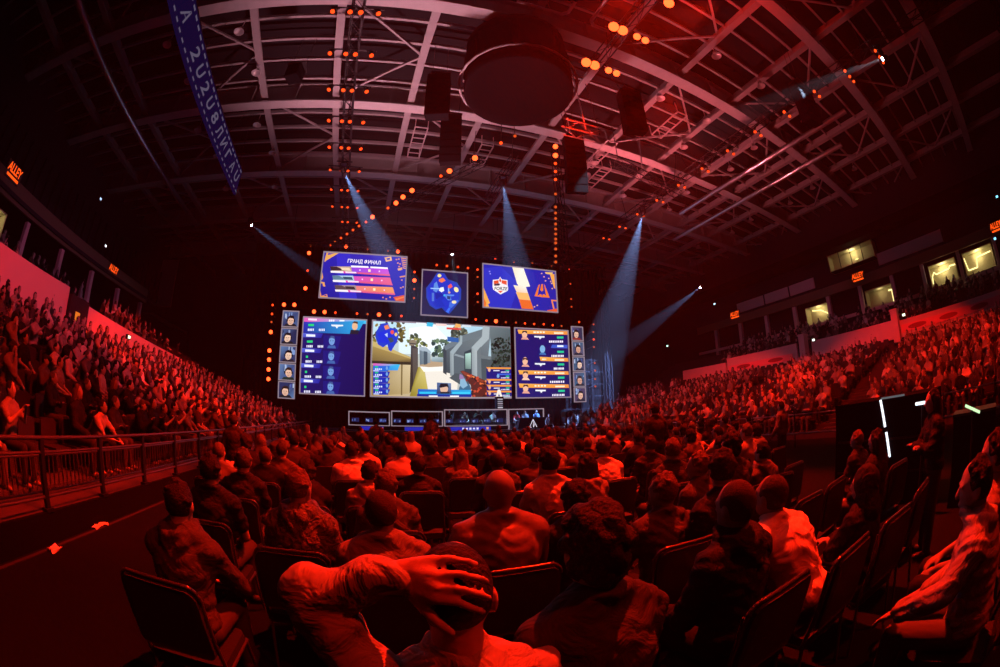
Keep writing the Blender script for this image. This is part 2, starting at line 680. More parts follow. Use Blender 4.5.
def hand(m, w, d, n, sgn, curl=0.6, spread=0.06, s=1.0):
    """palm, four unequal fingers with knuckle bends and a side thumb; n = back of the hand"""
    d = d.normalized()
    side = d.cross(n).normalized()
    n = side.cross(d).normalized()
    thumb = -sgn
    for i in range(4):
        o = (i - 1.5) * .021 * s
        k = w + d * (.092 - .004 * abs(i - 1)) * s + side * o * 1.05
        m.capsule(w + d * .012 + side * o * .6, k, .016 * s, .0125 * s, 8, 3)
        ln = (.068, .076, .070, .055)[i if thumb < 0 else 3 - i] * s
        q, p = d + side * (i - 1.5) * spread * 2.2, k
        for j, fr in enumerate((.45, .32, .23)):
            q = (q * math.cos(curl * .5) - n * math.sin(curl * .5) * (1 if j else .6)).normalized()
            p2 = p + q * ln * fr * 1.25
            m.capsule(p, p2, (.0098 - .0008 * j) * s, (.0092 - .0010 * j) * s, 8, 3)
            p = p2
    b = w + d * .02 + side * thumb * .026 * s
    t1 = b + (d * .7 + side * thumb * .75 - n * .25).normalized() * .045 * s
    t2 = t1 + (d * .95 + side * thumb * .25 - n * .35).normalized() * .040 * s
    m.capsule(b, t1, .015 * s, .0115 * s, 8, 3)
    m.capsule(t1, t2, .011 * s, .009 * s, 8, 3)


LOWER = {}


def lower_half(fig):
    k = (fig.stand, round(fig.fat, 1))
    if k not in LOWER:
        LOWER[k] = (fuse(fig.trousers(), .016, 3), [fuse(fig.shoes(q), .014, 2) for q in (1, -1)])
    return LOWER[k]


def folds(me, amp, seed=0.0):
    """shallow sagging creases in a garment"""
    n = len(me.vertices)
    co = np.empty(n * 3); me.vertices.foreach_get('co', co); co = co.reshape(-1, 3)
    no = np.empty(n * 3); me.vertices.foreach_get('normal', no); no = no.reshape(-1, 3)
    x, y, z = co[:, 0] + seed, co[:, 1], co[:, 2]
    w1 = np.sin(58 * z + 5 * np.sin(13 * x + 2.0 * seed) + 14 * y) * (.5 + .5 * np.sin(7 * x + 9 * z + seed))
    w2 = np.sin(84 * z - 52 * np.abs(x - seed) + 25 * y + 3 * np.sin(17 * x))
    w3 = np.sin(60 * x + 12 * z + 4 * np.sin(11 * z + seed)) * (.5 + .5 * np.sin(5 * z + 8 * y))
    d = amp * (.55 * w1 + .40 * w2 * (.5 + .5 * np.sin(9 * x + 3 * y + seed)) + .4 * w3)
    me.vertices.foreach_set('co', (co + no * d[:, None]).ravel())
    me.update()


def meshes_of(fig, voxel, sm=3):
    out = {'fig': fig}
    out['body'] = fuse(fig.body(voxel < .015), voxel, sm)
    out['shirt'] = fuse(fig.shirt(), voxel, sm + 1)
    folds(out['shirt'], .008 if voxel < .015 else .008, len(VARN) * .37)
    VARN.append(1)
    out['trousers'], out['shoe'] = lower_half(fig)
    hm = fig.hair_m()
    out['hair'] = fuse(hm, max(.008, voxel * .7), 2 if fig.hair == 'bushy' else 4) if hm else None
    for k, mm in (('body', M_skin), ('shirt', M_cloth), ('trousers', M_trous), ('hair', M_hair)):
        if out[k]:
            out[k].materials.clear()
            out[k].materials.append(mm)
    for me in out['shoe']:
        me.materials.clear()
        me.materials.append(M_shoe)
    return out


VARN = []


def set_mat(o, m):
    if m is not None:
        o.material_slots[0].link = 'OBJECT'
        o.material_slots[0].material = m


PEOPLE = []


def person(V, loc, rz, label, group=None, scale=1.0, shirt=None, hair=None, skin=None, shoes=True, trousers=None, top='shirt'):
    r = put('person', V['body'], None, loc, rz)
    r.scale = (scale,) * 3
    set_mat(r, skin)
    tag(r, label, 'person', group)
    set_mat(put(top, V['shirt'], r), shirt)
    set_mat(put('trousers', V['trousers'], r), trousers)
    if V['hair']:
        set_mat(put('hood' if V['fig'].hair == 'hood_up' else ('cap' if V['fig'].hair == 'cap' else 'hair'), V['hair'], r), hair)
    if shoes:
        for me in V['shoe']:
            put('shoe', me, r)
    PEOPLE.append(r)
    return r


# shared figures for the wider audience
CROWD = [meshes_of(Fig(**k), .021) for k in (
    dict(lean=2, arm_r='lap', arm_l='lap', hair='short', sleeve='short'),
    dict(lean=10, arm_r='cross', arm_l='cross', hair='short', sleeve='long', hyaw=8),
    dict(lean=16, arm_r='chin', arm_l='lap', hair='bushy', sleeve='long', hood=True),
    dict(lean=4, arm_r='clap', arm_l='clap', hair='buzz', sleeve='short', fat=1.12),
    dict(lean=24, arm_r='knees', arm_l='knees', hair='short', sleeve='short', hpitch=-14),
    dict(lean=3, arm_r='lap', arm_l='phone', hair='long', sleeve='long', fat=.9, hyaw=-14),
    dict(lean=-4, arm_r='behind', arm_l='behind', hair='short', sleeve='short'),
    dict(lean=8, arm_r='phone', arm_l='phone', hair='cap', sleeve='long', fat=1.06, hyaw=16))]
STAND = [meshes_of(Fig(stand=True, lean=0, **k), .021) for k in (
    dict(arm_r='side', arm_l='side', hair='short', sleeve='long'),
    dict(arm_r='cross', arm_l='cross', hair='short', sleeve='short', fat=1.05))]


# low-detail figures for the uncountable far rows
def low(figkw, voxel, ratio):
    f = Fig(**figkw)
    m = f.body(False)
    s = f.shirt(); t = f.trousers(); h = f.hair_m()
    for q in (s, t, h):
        if q:
            m.add(q.v, q.f)
    me = fuse(m, voxel, 1, ratio)
    me.calc_loop_triangles()
    v = np.array([p.co[:] for p in me.vertices])
    tr = np.array([q.vertices[:] for q in me.loop_triangles])
    c = v[tr].mean(1)
    hd = np.array(f.head)
    reg = np.full(len(tr), 2)
    dh = np.linalg.norm((c - hd) / np.array([.11, .12, .15]), axis=1)
    inh = dh < 1.15
    reg[inh] = 0
    reg[inh & ((c[:, 1] < hd[1] + .01) | (c[:, 2] > hd[2] + .055))] = 1
    zt = 1.0 if f.stand else .585
    reg[(~inh) & (c[:, 2] < zt) & ((c[:, 1] > .12) | (c[:, 2] < .5 + (.4 if f.stand else 0)))] = 3
    for sgn, sh, e, w in f.arms:
        dw = np.linalg.norm(c - np.array(w), axis=1)
        reg[(dw < .12)] = 0
        if f.sleeve == 'short':
            mid = np.array((e + w) / 2)
            reg[np.linalg.norm(c - mid, axis=1) < .11] = 0
    return v, tr, reg


LOW = [low(k, .05, .5) for k in (
    dict(lean=2), dict(lean=10, arm_r='cross', arm_l='cross', sleeve='long'), dict(lean=16, arm_r='chin', hair='bushy'),
    dict(lean=4, arm_r='clap', arm_l='clap', fat=1.1), dict(lean=22, arm_r='knees', arm_l='knees', hpitch=-10),
    dict(lean=0, arm_r='up', arm_l='lap', hair='short'))]


def crowd_mesh(spots):
    """spots: (x, y, z, rz, variant, scale) -> one mesh with face colours"""
    V, T, C = [], [], []
    off = 0
    cl = [.06, .08, .10, .10, .14, .2, .28, .42, .55, .72]
    for (x, y, z, rz, k, s) in spots:
        v, tr, reg = LOW[k]
        c, sn = math.cos(rz), math.sin(rz)
        R = np.array([[c, -sn, 0], [sn, c, 0], [0, 0, 1]])
        V.append((v * s) @ R.T + np.array([x, y, z]))
        T.append(tr + off)
        off += len(v)
        sk = lin((RNG.uniform(.46, .62),))[0]
        pal = np.array([sk, lin((RNG.choice([.1, .14, .3, .2]),))[0], lin((RNG.choice(cl),))[0], lin((RNG.choice([.12, .2, .3]),))[0]])
        C.append(pal[reg])
    V, T, C = np.concatenate(V), np.concatenate(T), np.concatenate(C)
    me = bpy.data.meshes.new('crowd')
    me.vertices.add(len(V)); me.vertices.foreach_set('co', V.ravel())
    me.loops.add(T.size); me.loops.foreach_set('vertex_index', T.ravel())
    me.polygons.add(len(T))
    me.polygons.foreach_set('loop_start', np.arange(0, T.size, 3))
    me.polygons.foreach_set('use_smooth', np.ones(len(T), bool))
    a = me.attributes.new('paint', 'FLOAT_COLOR', 'FACE')
    a.data.foreach_set('color', np.repeat(C[:, None], 4, 1).ravel().astype(np.float32))
    me.update(calc_edges=True)
    me.materials.append(M_print)
    return me

# ------------------------------------------------------------------ the hall
fl = MB().box((8, 14, -0.1), (64, 70, 0.2)).build('floor', M_floor)
struct(fl, 'dark vinyl arena floor under the rows of chairs', 'floor')


def arch(x): return 16.7 - 0.0012 * (x - 8.85) ** 2


BAY = 6.85
MAIN_Y = [9.5 + BAY * k for k in range(-2, 5)]
LONG_X = [8.85 + 3.9 * j for j in range(-7, 8)]
ceil = struct(empty('ceiling'), 'arched steel roof of the arena', 'ceiling')
XS = np.linspace(-22.5, 40, 26)
m = MB()
for a, b in zip(XS[:-1], XS[1:]):
    m.add([(a, -12, arch(a) + 1.7), (b, -12, arch(b) + 1.7), (b, 46, arch(b) + 1.7), (a, 46, arch(a) + 1.7)], [(0, 3, 2, 1)])
m.build('roof_deck', M_deck, ceil)
frame = struct(empty('roof_frame'), 'pale arched steel beams and purlins under the roof', 'roof frame')
ribmesh = None
for y in np.arange(-8, 40, 2.28):           # corrugated sheeting ribs of the deck
    m = MB()
    for a, b in zip(XS[:-1:2], XS[2::2]):
        m.bar((a, y, arch(a) + 1.62), (b, y, arch(b) + 1.62), .25, .10)
    o = m.build('deck_rib', M_deck, ceil)


PURLINS = [y0 + BAY * q / 5 for y0 in MAIN_Y[:-1] for q in range(1, 5)]


def anchor(x, y):
    """nearest point on a purlin to hang something from"""
    yp = min(PURLINS, key=lambda q: abs(q - y))
    return Vector((x, yp, arch(x) + .58))


def arch_beam(y, w, h, dz, name, mt, tall=0.0, xs=XS):
    m = MB()
    for a, b in zip(xs[:-1], xs[1:]):
        m.bar((a, y, arch(a) + dz), (b, y, arch(b) + dz), w, h)
        if tall:
            m.bar((a, y, arch(a) + dz + tall / 2), (b, y, arch(b) + dz + tall / 2), .07, tall)
            m.bar((a, y, arch(a) + dz + tall), (b, y, arch(b) + dz + tall), w * .8, h)
            m.bar((a, y - w * .25, arch(a) + dz + h), (a, y - w * .25, arch(a) + dz + tall), .05, w * .5, up=(0, 1, 0))
    return m.build(name, mt, frame)


for y in MAIN_Y:
    arch_beam(y, .62, .10, 0, 'main_beam', M_steel, 1.3)
for y0 in MAIN_Y[:-1]:
    for q in range(1, 5):
        arch_beam(y0 + BAY * q / 5, .13, .18, .62, 'purlin', M_steel2)
for x in LONG_X:
    m = MB()
    m.bar((x, -11, arch(x) + .30), (x, 44, arch(x) + .30), .36, .10)
    m.bar((x, -11, arch(x) + .52), (x, 44, arch(x) + .52), .06, .40)
    m.build('long_beam', M_steel2, frame)
for i, y0 in enumerate(MAIN_Y[:-1]):
    for j, x in enumerate(LONG_X[:-1]):
        if (i + j) % 2 == 0:
            x2 = LONG_X[j + 1]
            MB().bar((x, y0, arch(x) + .45), (x2, y0 + BAY / 2, arch(x2) + .45), .10, .10).build('brace', M_steel2, frame)
            MB().bar((x2, y0 + BAY / 2, arch(x2) + .45), (x, y0 + BAY, arch(x) + .45), .10, .10).build('brace', M_steel2, frame)
# short ladder frames of pipework between the beams near the middle
for x, y, n in ((3.2, 10.8, 6), (4.6, 12.6, 5), (1.6, 17.8, 6), (12.2, 15.6, 6), (13.4, 18.2, 6), (5.6, 18.6, 5), (14.2, 11.4, 5)):
    m = MB()
    z = arch(x) - .05
    for s in (0, .7):
        m.bar((x + s, y, z), (x + s, y + .5 * n, z), .06, .06)
    for k in range(n + 1):
        m.bar((x, y + .5 * k, z), (x + .7, y + .5 * k, z), .05, .05)
    for s in (0, .7):
        for k in (0, n):
            m.bar((x + s, y + .5 * k, z), (x + s, y + .5 * k, z + .7), .04, .04)
    m.build('pipe_frame', M_steel, frame)

# walls
wl = struct(MB().box((-21.7, 14, 9), (.3, 66, 18.5)).build('wall_left', M_dark), 'dark upper side wall behind the left balcony', 'wall')
wr = struct(MB().box((34.7, 14, 9.0), (.3, 66, 18.5)).build('wall_right', M_dark), 'dark upper side wall above the right boxes', 'wall')
struct(MB().box((8, 46, 9), (62, .3, 18.5)).build('wall_back', M_dark), 'dark end wall behind the stage', 'wall')
struct(MB().box((8, -13, 9), (62, .3, 18.5)).build('wall_front', M_dark), 'dark end wall behind the audience', 'wall')
for k in range(44):                                     # vertical slats on the left upper wall
    y = -4 + .95 * k
    MB().box((-21.45, y, 11.4), (.22, .28, 4.4)).build('wall_slat', M_dark, wl)
MB().box((-21.3, 14, 9.3), (.5, 60, .3)).build('ledge', M_olive, wl)
# pale panel at the far left corner of the roof
p = on_y(126, 242, 36)
MB().box((-20.6, 36, 12.6), (2.0, .2, 4.6)).build('wall_panel', M_parapet, wl)

# ---- left stand
L_X0, L_DX, L_Z0, L_DZ, L_N = -4.95, .83, .38, .31, 10
lst = struct(empty('stand_left'), 'stepped left stand full of spectators', 'stand')
Y0, Y1 = -4.0, 31.0
for k in range(L_N):
    xc, z = L_X0 - L_DX * k, L_Z0 + L_DZ * k
    MB().box((xc, (Y0 + Y1) / 2, z / 2), (L_DX, Y1 - Y0, z)).build('step', M_conc, lst)
MB().box((-4.14, (Y0 + Y1) / 2, .17), (.79, Y1 - Y0, .34)).build('walkway', M_conc, lst)
bl = struct(MB().box((-3.71, (Y0 + Y1) / 2, .17), (.06, Y1 - Y0, .35)).build('baseboard_left', M_black), 'black boards at the foot of the left stand', 'boards')
# parapet of the upper level, in lengths that step down towards the stage
PAR = [(-5, 13.4, 5.55, 5.55), (15.0, 27.2, 5.22, 4.62), (27.4, 31.5, 4.5, 4.35)]
for i, (a, b, za, zb) in enumerate(PAR):
    m = MB()
    q = [(-13.25, a, 3.3), (-13.25, b, 3.3), (-13.25, b, zb), (-13.25, a, za)]
    q2 = [(x - .18, y, z) for x, y, z in q]
    m.add(q + q2, [(0, 1, 2, 3), (7, 6, 5, 4), (3, 2, 6, 7), (0, 4, 5, 1), (1, 5, 6, 2), (0, 3, 7, 4)])
    struct(m.build('trim_%d' % (i + 1), M_parapet), ['pale parapet wall nearest the camera above the left stand', 'pale parapet wall in the middle above the left stand',
           'short pale parapet end beside the stage on the left'][i], 'parapet')
pc = empty('doorway', (-13.3, 14.2, 3.2))
MB().box((0, 0, 1.0), (.5, 1.5, 2.2)).build('door_frame', M_dark, pc)
MB().box((.26, -.1, 1.1), (.03, .35, .8)).build('lit_pane', emit('amber_glow', (1, .22, .02), .8), pc)
tag(struct(pc), 'dark stair doorway with amber pane between left parapets', 'doorway')
# upper left level
ul = struct(empty('stand_upper_left'), 'dark upper level behind the left parapet', 'stand')
for k in range(4):
    MB().box((-13.9 - .85 * k, 13, (4.6 + .42 * k) / 2 + 1.5), (.85, 40, 4.6 + .42 * k - 3.0)).build('step', M_conc, ul)
MB().box((-19.2, 13, 4.6), (4.6, 42, 3.0)).build('slab', M_conc, ul)
MB().box((-19.3, 12, 8.65), (4.6, 38, .18)).build('slab', M_dark, ul)
bd = MB()
ys = np.linspace(-6, 27, 12)
for a, b in zip(ys[:-1], ys[1:]):
    bd.bar((-17.2, a, 8.85), (-17.2, b, 8.85), .16, .95)
struct(bd.build('trim_4', M_olive), 'olive fascia band running above the upper left level', 'fascia')
for y in (2, 5.5, 9, 12.5, 16, 19.5, 23, 26.5):
    MB().box((-17.4, y, 7.1), (.28, .28, 2.3)).build('column', M_parapet, ul)

# ---- right stand
R_X0, R_DX, R_Z0, R_DZ, R_N = 14.6, .86, .25, .215, 15
rst = struct(empty('stand_right'), 'stepped right stand packed with spectators', 'stand')
for k in range(R_N):
    xc, z = R_X0 + R_DX * k, R_Z0 + R_DZ * k
    MB().box((xc, 12, z / 2), (R_DX, 52, z)).build('step', M_conc, rst)
R_AISLES = (6.4, 15.4, 24.4, -3.0)
for y in R_AISLES:
    for k in range(0, R_N * 2):
        x = R_X0 + R_DX * (k / 2 - .5)
        z = R_Z0 + R_DZ * (k / 2)
        MB().box((x + .2, y, z + .055), (.40, 1.1, .11)).build('stair_tread', M_conc, rst)
RP = [(-9, 6.3, 5.02, 'banner'), (6.9, 13.8, 5.15, ''), (15.2, 22.4, 5.25, 'low'), (22.6, 28, 4.95, '')]
for i, (a, b, zt, kind) in enumerate(RP):
    m = MB().box((27.6, (a + b) / 2, (zt + 4.0) / 2), (.2, b - a, zt - 4.0))
    struct(m.build('trim_%d' % (5 + i), M_parapet), ['pale parapet at the right edge above the ad banner', 'pale parapet above the row of empty seats, right side',
           'pale parapet in the middle of the right upper level', 'short pale parapet at the stage end, right side'][i], 'parapet')
for y, nm in ((6.6, 'nearer'), (14.5, 'farther')):
    o = MB().box((27.5, y, 4.7), (.7, .5, 1.9)).box((27.5, y, 5.7), (.8, .6, .12)).build('stair_pier', M_parapet)
    tag(o, 'square pale pier between parapets on the right, %s one' % nm, 'pier')
ur = struct(empty('stand_upper_right'), 'upper right tier behind the pale parapet', 'stand')
for k in range(5):
    MB().box((28.2 + .85 * k, 10, (4.5 + .40 * k) / 2), (.85, 48, 4.5 + .40 * k)).build('step', M_conc, ur)
MB().box((33.2, 10, 3.2), (2.0, 48, 6.4)).build('slab', M_conc, ur)
struct(MB().box((32.3, 10.5, 9.3), (.2, 39, .72)).build('trim_9', M_olive), 'olive fascia band running above the right boxes', 'fascia')
MB().box((33.2, 10.5, 9.75), (2.0, 39, .12)).build('slab', M_dark, ur)
for y in (-5.5, -2.9, .8, 4.4, 7.4, 10.6, 13.9, 17.6, 20.9, 24.2, 27.5):
    MB().box((32.5, y, 7.7), (.34, .34, 2.6)).build('column', M_parapet, ur)
MB().box((32.2, 12, 6.9), (.1, 36, .25)).build('rail_board', M_parapet, ur)
struct(MB().box((32.6, 11, 12.7), (1.6, 50, .7)).build('trim_10', M_black), 'black cornice under the roof on the right', 'cornice')
for a, b in ((15.2, 18.0), (18.2, 21.0), (21.2, 24.6), (1.8, 8.4)):
    MB().box((32.9, (a + b) / 2, 10.5), (.1, b - a, .9)).build('wall_panel', M_parapet, wr)

# lit hospitality boxes
M_room = mat('box_room_wall', hexc('b9ae86'), 0.8)


def box_room(label, x, y0, y1, z0, z1, side, strip, power=60, mullions=0):
    r = empty('hospitality_box', (x, (y0 + y1) / 2, z0))
    w, h, d = abs(y1 - y0), z1 - z0, 1.1 * side
    MB().box((d, 0, h / 2), (.06, w, h)).build('back_wall', M_room, r)
    for s in (-1, 1):
        MB().box((d / 2, s * (w / 2 - .03), h / 2), (1.1, .06, h)).build('side_wall', M_room, r)
    MB().box((d / 2, 0, h - .03), (1.1, w - .12, .06)).build('ceiling_panel', M_room, r)
    MB().box((d / 2, 0, .03), (1.1, w - .12, .06)).build('floor_panel', M_dark, r)
    pts = [Vector((d - .08 * side, (u - .5) * w, v * h)) for u, v in strip]
    m = MB()
    for a, b in zip(pts[:-1], pts[1:]):
        m.bar(a, b, .07, .07, up=(1, 0, 0))
    m.build('light_strip', M_warm, r)
    for k in range(mullions):
        MB().box((0, (-.5 + (k + 1) / (mullions + 1)) * w, h / 2), (.06, .06, h)).build('mullion', M_dark, r)
    l = bpy.data.lights.new('room_light', 'POINT')
    l.energy = power * .55
    l.color = (1.0, .82, .45)
    l.shadow_soft_size = .1
    lo = bpy.data.objects.new('room_light', l)
    COL.objects.link(lo)
    lo.parent = r
    lo.location = (d * .5, 0, h * .8)
    tag(r, label, 'hospitality box')
    return r


zig = [(.97, .30), (.95, .62), (.86, .78), (.80, .66), (.30, .72), (.26, .82), (.04, .80)]
box_room('lit hospitality box with zigzag light strip, second from right edge', 32.75, 1.2, 3.9, 7.1, 8.75, 1, zig, 70)
box_room('lit hospitality box with stepped light strip at right edge', 32.75, -2.6, .45, 7.1, 8.75, 1, [(.96, .9), (.9, .35), (.6, .35), (.55, .75), (.05, .8)], 70)
box_room('small lit box with slanting light strip, middle of right level', 32.75, 14.2, 16.6, 7.0, 8.6, 1, [(.9, .9), (.5, .8), (.1, .45)], 45)
box_room('dim lit box with pale doorway, right upper level', 32.75, 7.6, 10.3, 7.0, 8.5, 1, [(.12, .1), (.12, .8), (.25, .8)], 14)
box_room('lit upper window with dark mullions near the right cornice', 33.1, 8.6, 13.4, 10.9, 12.3, 1, [(.42, .42), (.48, .42)], 60, 3)
box_room('lit hospitality box at the left edge under the fascia', -17.6, 9.0, 10.9, 6.6, 8.0, -1, [(.02, .8), (.5, .6), (.8, .62), (.78, .2)], 26)
# ------------------------------------------------------------------ stage and screens
SY = 30.0                                                 # plane of the screens
dr = MB()
for k in range(60):                                        # pleated black drape behind the screens
    x0, x1 = -9.5 + .5 * k, -9.5 + .5 * (k + 1)
    dr.add([(x0, SY + .9, 0), ((x0 + x1) / 2, SY + .78, 0), (x1, SY + .9, 0), (x0, SY + .9, 14.6), ((x0 + x1) / 2, SY + .78, 14.6), (x1, SY + .9, 14.6)], [(0, 1, 4, 3), (1, 2, 5, 4)])
tag(dr.build('backdrop_drape', mat('black_velvet', hexc('060607'), 1.0, spec=0.0)), 'black pleated drape hanging behind the screens', 'drape')
stg = MB().box((7.0, 28.2, .36), (19.5, 4.2, .72)).build('stage_platform', M_blackmetal)
tag(stg, 'low black stage platform under the screens', 'stage')
MB().box((7.0, 26.08, .64), (19.5, .05, .05)).build('edge_strip', M_alu, stg)


sca = empty('screen_scaffold', (0, 30.45, 0))
for k in range(27):
    MB().tube((-8.6 + 1.1 * k, 0, 0), (-8.6 + 1.1 * k, 0, 14.5), .03, n=6).build('upright', M_black, sca)
for k in range(14):
    MB().tube((-8.7, 0, 1.0 + 1.04 * k), (20.1, 0, 1.0 + 1.04 * k), .03, n=6).build('ledger', M_black, sca)
tag(sca, 'black scaffold grid carrying the screens', 'scaffold')


class Canvas:
    """flat picture for a screen, given in pixels of a photo crop whose four screen corners are known"""

    def __init__(s, quad, w, h):
        A, b = [], []
        for (x, y), (u, v) in zip(quad, ((0, 1), (1, 1), (1, 0), (0, 0))):
            A.append([x, y, 1, 0, 0, 0, -u * x, -u * y]); b.append(u)
            A.append([0, 0, 0, x, y, 1, -v * x, -v * y]); b.append(v)
        s.Hm = np.append(np.linalg.solve(np.array(A, float), np.array(b, float)), 1).reshape(3, 3)
        s.w, s.h, s.n, s.m = w, h, 0, MB()

    def uv(s, x, y):
        q = s.Hm @ np.array([x, y, 1.0])
        return q[0] / q[2], q[1] / q[2]

    def raw(s, uvs, faces, col):
        s.n += 1
        vs = [((min(1, max(0, u)) - .5) * s.w, -.0012 * s.n, min(1, max(0, v)) * s.h) for u, v in uvs]
        s.m.add(vs, faces, 0, False, col)

    def poly(s, pts, col):
        s.raw([s.uv(*p) for p in pts], [tuple(range(len(pts)))], hexc(col) if isinstance(col, str) else col)

    def grad(s, pts, cols):
        s.n += 1
        vs = [((min(1, max(0, u)) - .5) * s.w, -.0012 * s.n, min(1, max(0, v)) * s.h) for u, v in (s.uv(*p) for p in pts)]
        s.m.add(vs, [tuple(range(len(pts)))], 0, False, [hexc(c) for c in cols])

    def rect(s, x0, y0, x1, y1, col):
        s.poly([(x0, y1), (x1, y1), (x1, y0), (x0, y0)], col)

    def disc(s, x, y, rx, ry, col, n=16, a=0):
        ca, sa = math.cos(a), math.sin(a)
        s.poly([(x + rx * math.cos(t) * ca - ry * math.sin(t) * sa, y - rx * math.cos(t) * sa - ry * math.sin(t) * ca) for t in (2 * pi * i / n for i in range(n))], col)

    def text(s, body, x0, y0, x1, y1, col, shear=0.0, slope=0.0):
        vs, fs, asp = text_polys(body, shear)
        s.raw([s.uv(x0 + (x1 - x0) * u, y1 + (y0 - y1) * v + slope * (x1 - x0) * u) for u, v in vs], fs, hexc(col))

    def blocks(s, x0, y0, x1, y1, col, n, seed=0):
        r = random.Random(seed)
        st = (x1 - x0) / n
        for i in range(n):
            s.rect(x0 + st * i, y0, x0 + st * (i + r.uniform(.55, .82)), y1, col)


def screen(label, x0, x1, z0, z1, canvas, y=SY, fw=.09, cat='screen', group=None, name='led_screen'):
    r = MB().box((0, .12, (z1 - z0) / 2), (x1 - x0, .2, z1 - z0)).build(name, M_black, None, ((x0 + x1) / 2, y, z0))
    w, h = x1 - x0, z1 - z0
    f = MB()
    f.box((0, -.02, h - fw / 2), (w, .08, fw)).box((0, -.02, fw / 2), (w, .08, fw))
    for s in (-1, 1):
        f.box((s * (w - fw) / 2, -.02, h / 2), (fw, .08, h - 2 * fw))
    f.build('light_edge', M_frame, r)
    d = canvas.m.build('display', M_screen, r, (0, .015, 0))
    d.scale = ((w - 2 * fw) / canvas.w, 1, (h - 2 * fw) / canvas.h)
    d.location = (0, .015, fw)
    MB().box((0, .32, h / 2), (w * .94, .22, .12)).build('mounting_bar', M_blackmetal, r)
    MB().box((0, .32, h * .8), (w * .94, .22, .12)).build('mounting_bar', M_blackmetal, r)
    return tag(r, label, cat, group)


def nz(h, a):
    return '%02x%02x%02x' % tuple(max(0, min(255, int(int(h[i:i + 2], 16) * a))) for i in (0, 2, 4))


# upper left: series board
c = Canvas([(48, 22), (945, 84), (925, 572), (10, 512)], 6.5, 3.6)
c.grad([(10, 512), (925, 572), (945, 84), (48, 22)], ['1c1c96', '2222a2', '2a26b4', '2523ac'])
c.poly([(180, 30), (330, 42), (420, 545), (230, 535)], '2f2cc4')
c.poly([(70, 24), (205, 33), (60, 66), (70, 120), (50, 125)], 'e8a85a')
c.poly([(90, 30), (160, 34), (85, 52)], '2a26b4')
c.poly([(20, 240), (45, 300), (28, 330), (14, 320)], 'e6a04c')
c.poly([(20, 345), (60, 352), (70, 400), (45, 395), (40, 365), (18, 362)], 'e8a050')
c.poly([(12, 440), (30, 500), (90, 480), (100, 515), (14, 510)], 'e8934a')
c.poly([(50, 495), (85, 488), (85, 505)], '2222a2')
c.poly([(708, 85), (780, 72), (790, 118), (725, 132)], 'f0b878')
c.poly([(728, 96), (765, 88), (770, 106), (738, 114)], '2523ac')
for q in range(6):
    c.poly([(885 + 4 * q, 84 + 22 * q), (945, 92 + 22 * q), (944, 102 + 22 * q), (889 + 4 * q, 95 + 22 * q)], 'f0a058')
for x, y in ((830, 100), (855, 95), (845, 140), (870, 150), (860, 180), (885, 195), (870, 215), (905, 290), (890, 330), (880, 415), (905, 405), (690, 520), (725, 535), (765, 518)):
    c.rect(x, y, x + 16, y + 14, 'e89a60')
c.poly([(850, 210), (895, 200), (905, 222), (860, 232)], 'e8a878')
c.poly([(875, 296), (935, 286), (935, 300), (878, 310)], 'e89858')
c.poly([(808, 525), (925, 500), (925, 572), (835, 566)], 'd8502c')
c.poly([(830, 540), (925, 515), (925, 530), (838, 560)], 'f07a3a')
c.text('ГРАНД ФИНАЛ', 306, 96, 670, 150, 'fbf4ff', .15, .07)
for i, (y, cols) in enumerate(((180, ('5a48e0', 'c844e0', 'd05cc0')), (282, ('d048d0', 'e4608c', 'e8627e')), (388, ('e86a90', 'f09a58', 'ee8a5a')))):
    dx = 28 * i
    top = y
    c.grad([(135 + dx, y + 52), (770 + dx, y + 112), (745 + dx, y + 28), (115 + dx, y)], [cols[0], cols[2], cols[1], cols[0]])
    c.poly([(130 + dx, y + 48), (360 + dx, y + 62), (345 + dx, y + 5), (115 + dx, y)], ('c4a48c', 'a8c8e0', 'a08c90')[i])
    c.poly([(115 + dx, y), (190 + dx, y + 4), (280 + dx, y + 48), (130 + dx, y + 46)], ('3a2430', '5c8098', '5a4448')[i])
    c.poly([(230 + dx, y + 14), (330 + dx, y + 20), (345 + dx, y + 52), (250 + dx, y + 44)], ('f0d8b8', '30506a', '3c2c30')[i])
    c.poly([(122 + dx, y + 48), (262 + dx, y + 56), (270 + dx, y + 78), (128 + dx, y + 70)], 'f4ecf4')
    c.poly([(262 + dx, y + 56), (410 + dx, y + 66), (412 + dx, y + 84), (270 + dx, y + 78)], 'e83cb0')
    c.poly([(285 + dx, y + 57), (405 + dx, y + 66), (408 + dx, y + 82), (290 + dx, y + 76)], 'f4d8ec')
    c.poly([(415 + dx, y + 68), (768 + dx, y + 96), (772 + dx, y + 114), (420 + dx, y + 86)], 'e25a86')
    if i == 0:
        c.poly([(345, y - 6), (535, y + 4), (540, y + 22), (350, y + 14)], 'fff8ff')
        c.poly([(555, y + 6), (742, y + 18), (748, y + 36), (560, y + 24)], 'fff8ff')
    c.rect(535 + dx, y + 38, 560 + dx, y + 66, 'ffe8c0')
    for x in (445, 655):
        c.disc(x + dx, y + 46 + (x - 445) * .07, 9, 9, 'f4c8f0', 8)
screen('upper left screen showing a blue series board in Cyrillic lettering', -3.606, 3.023, 10.03, 13.75, c)

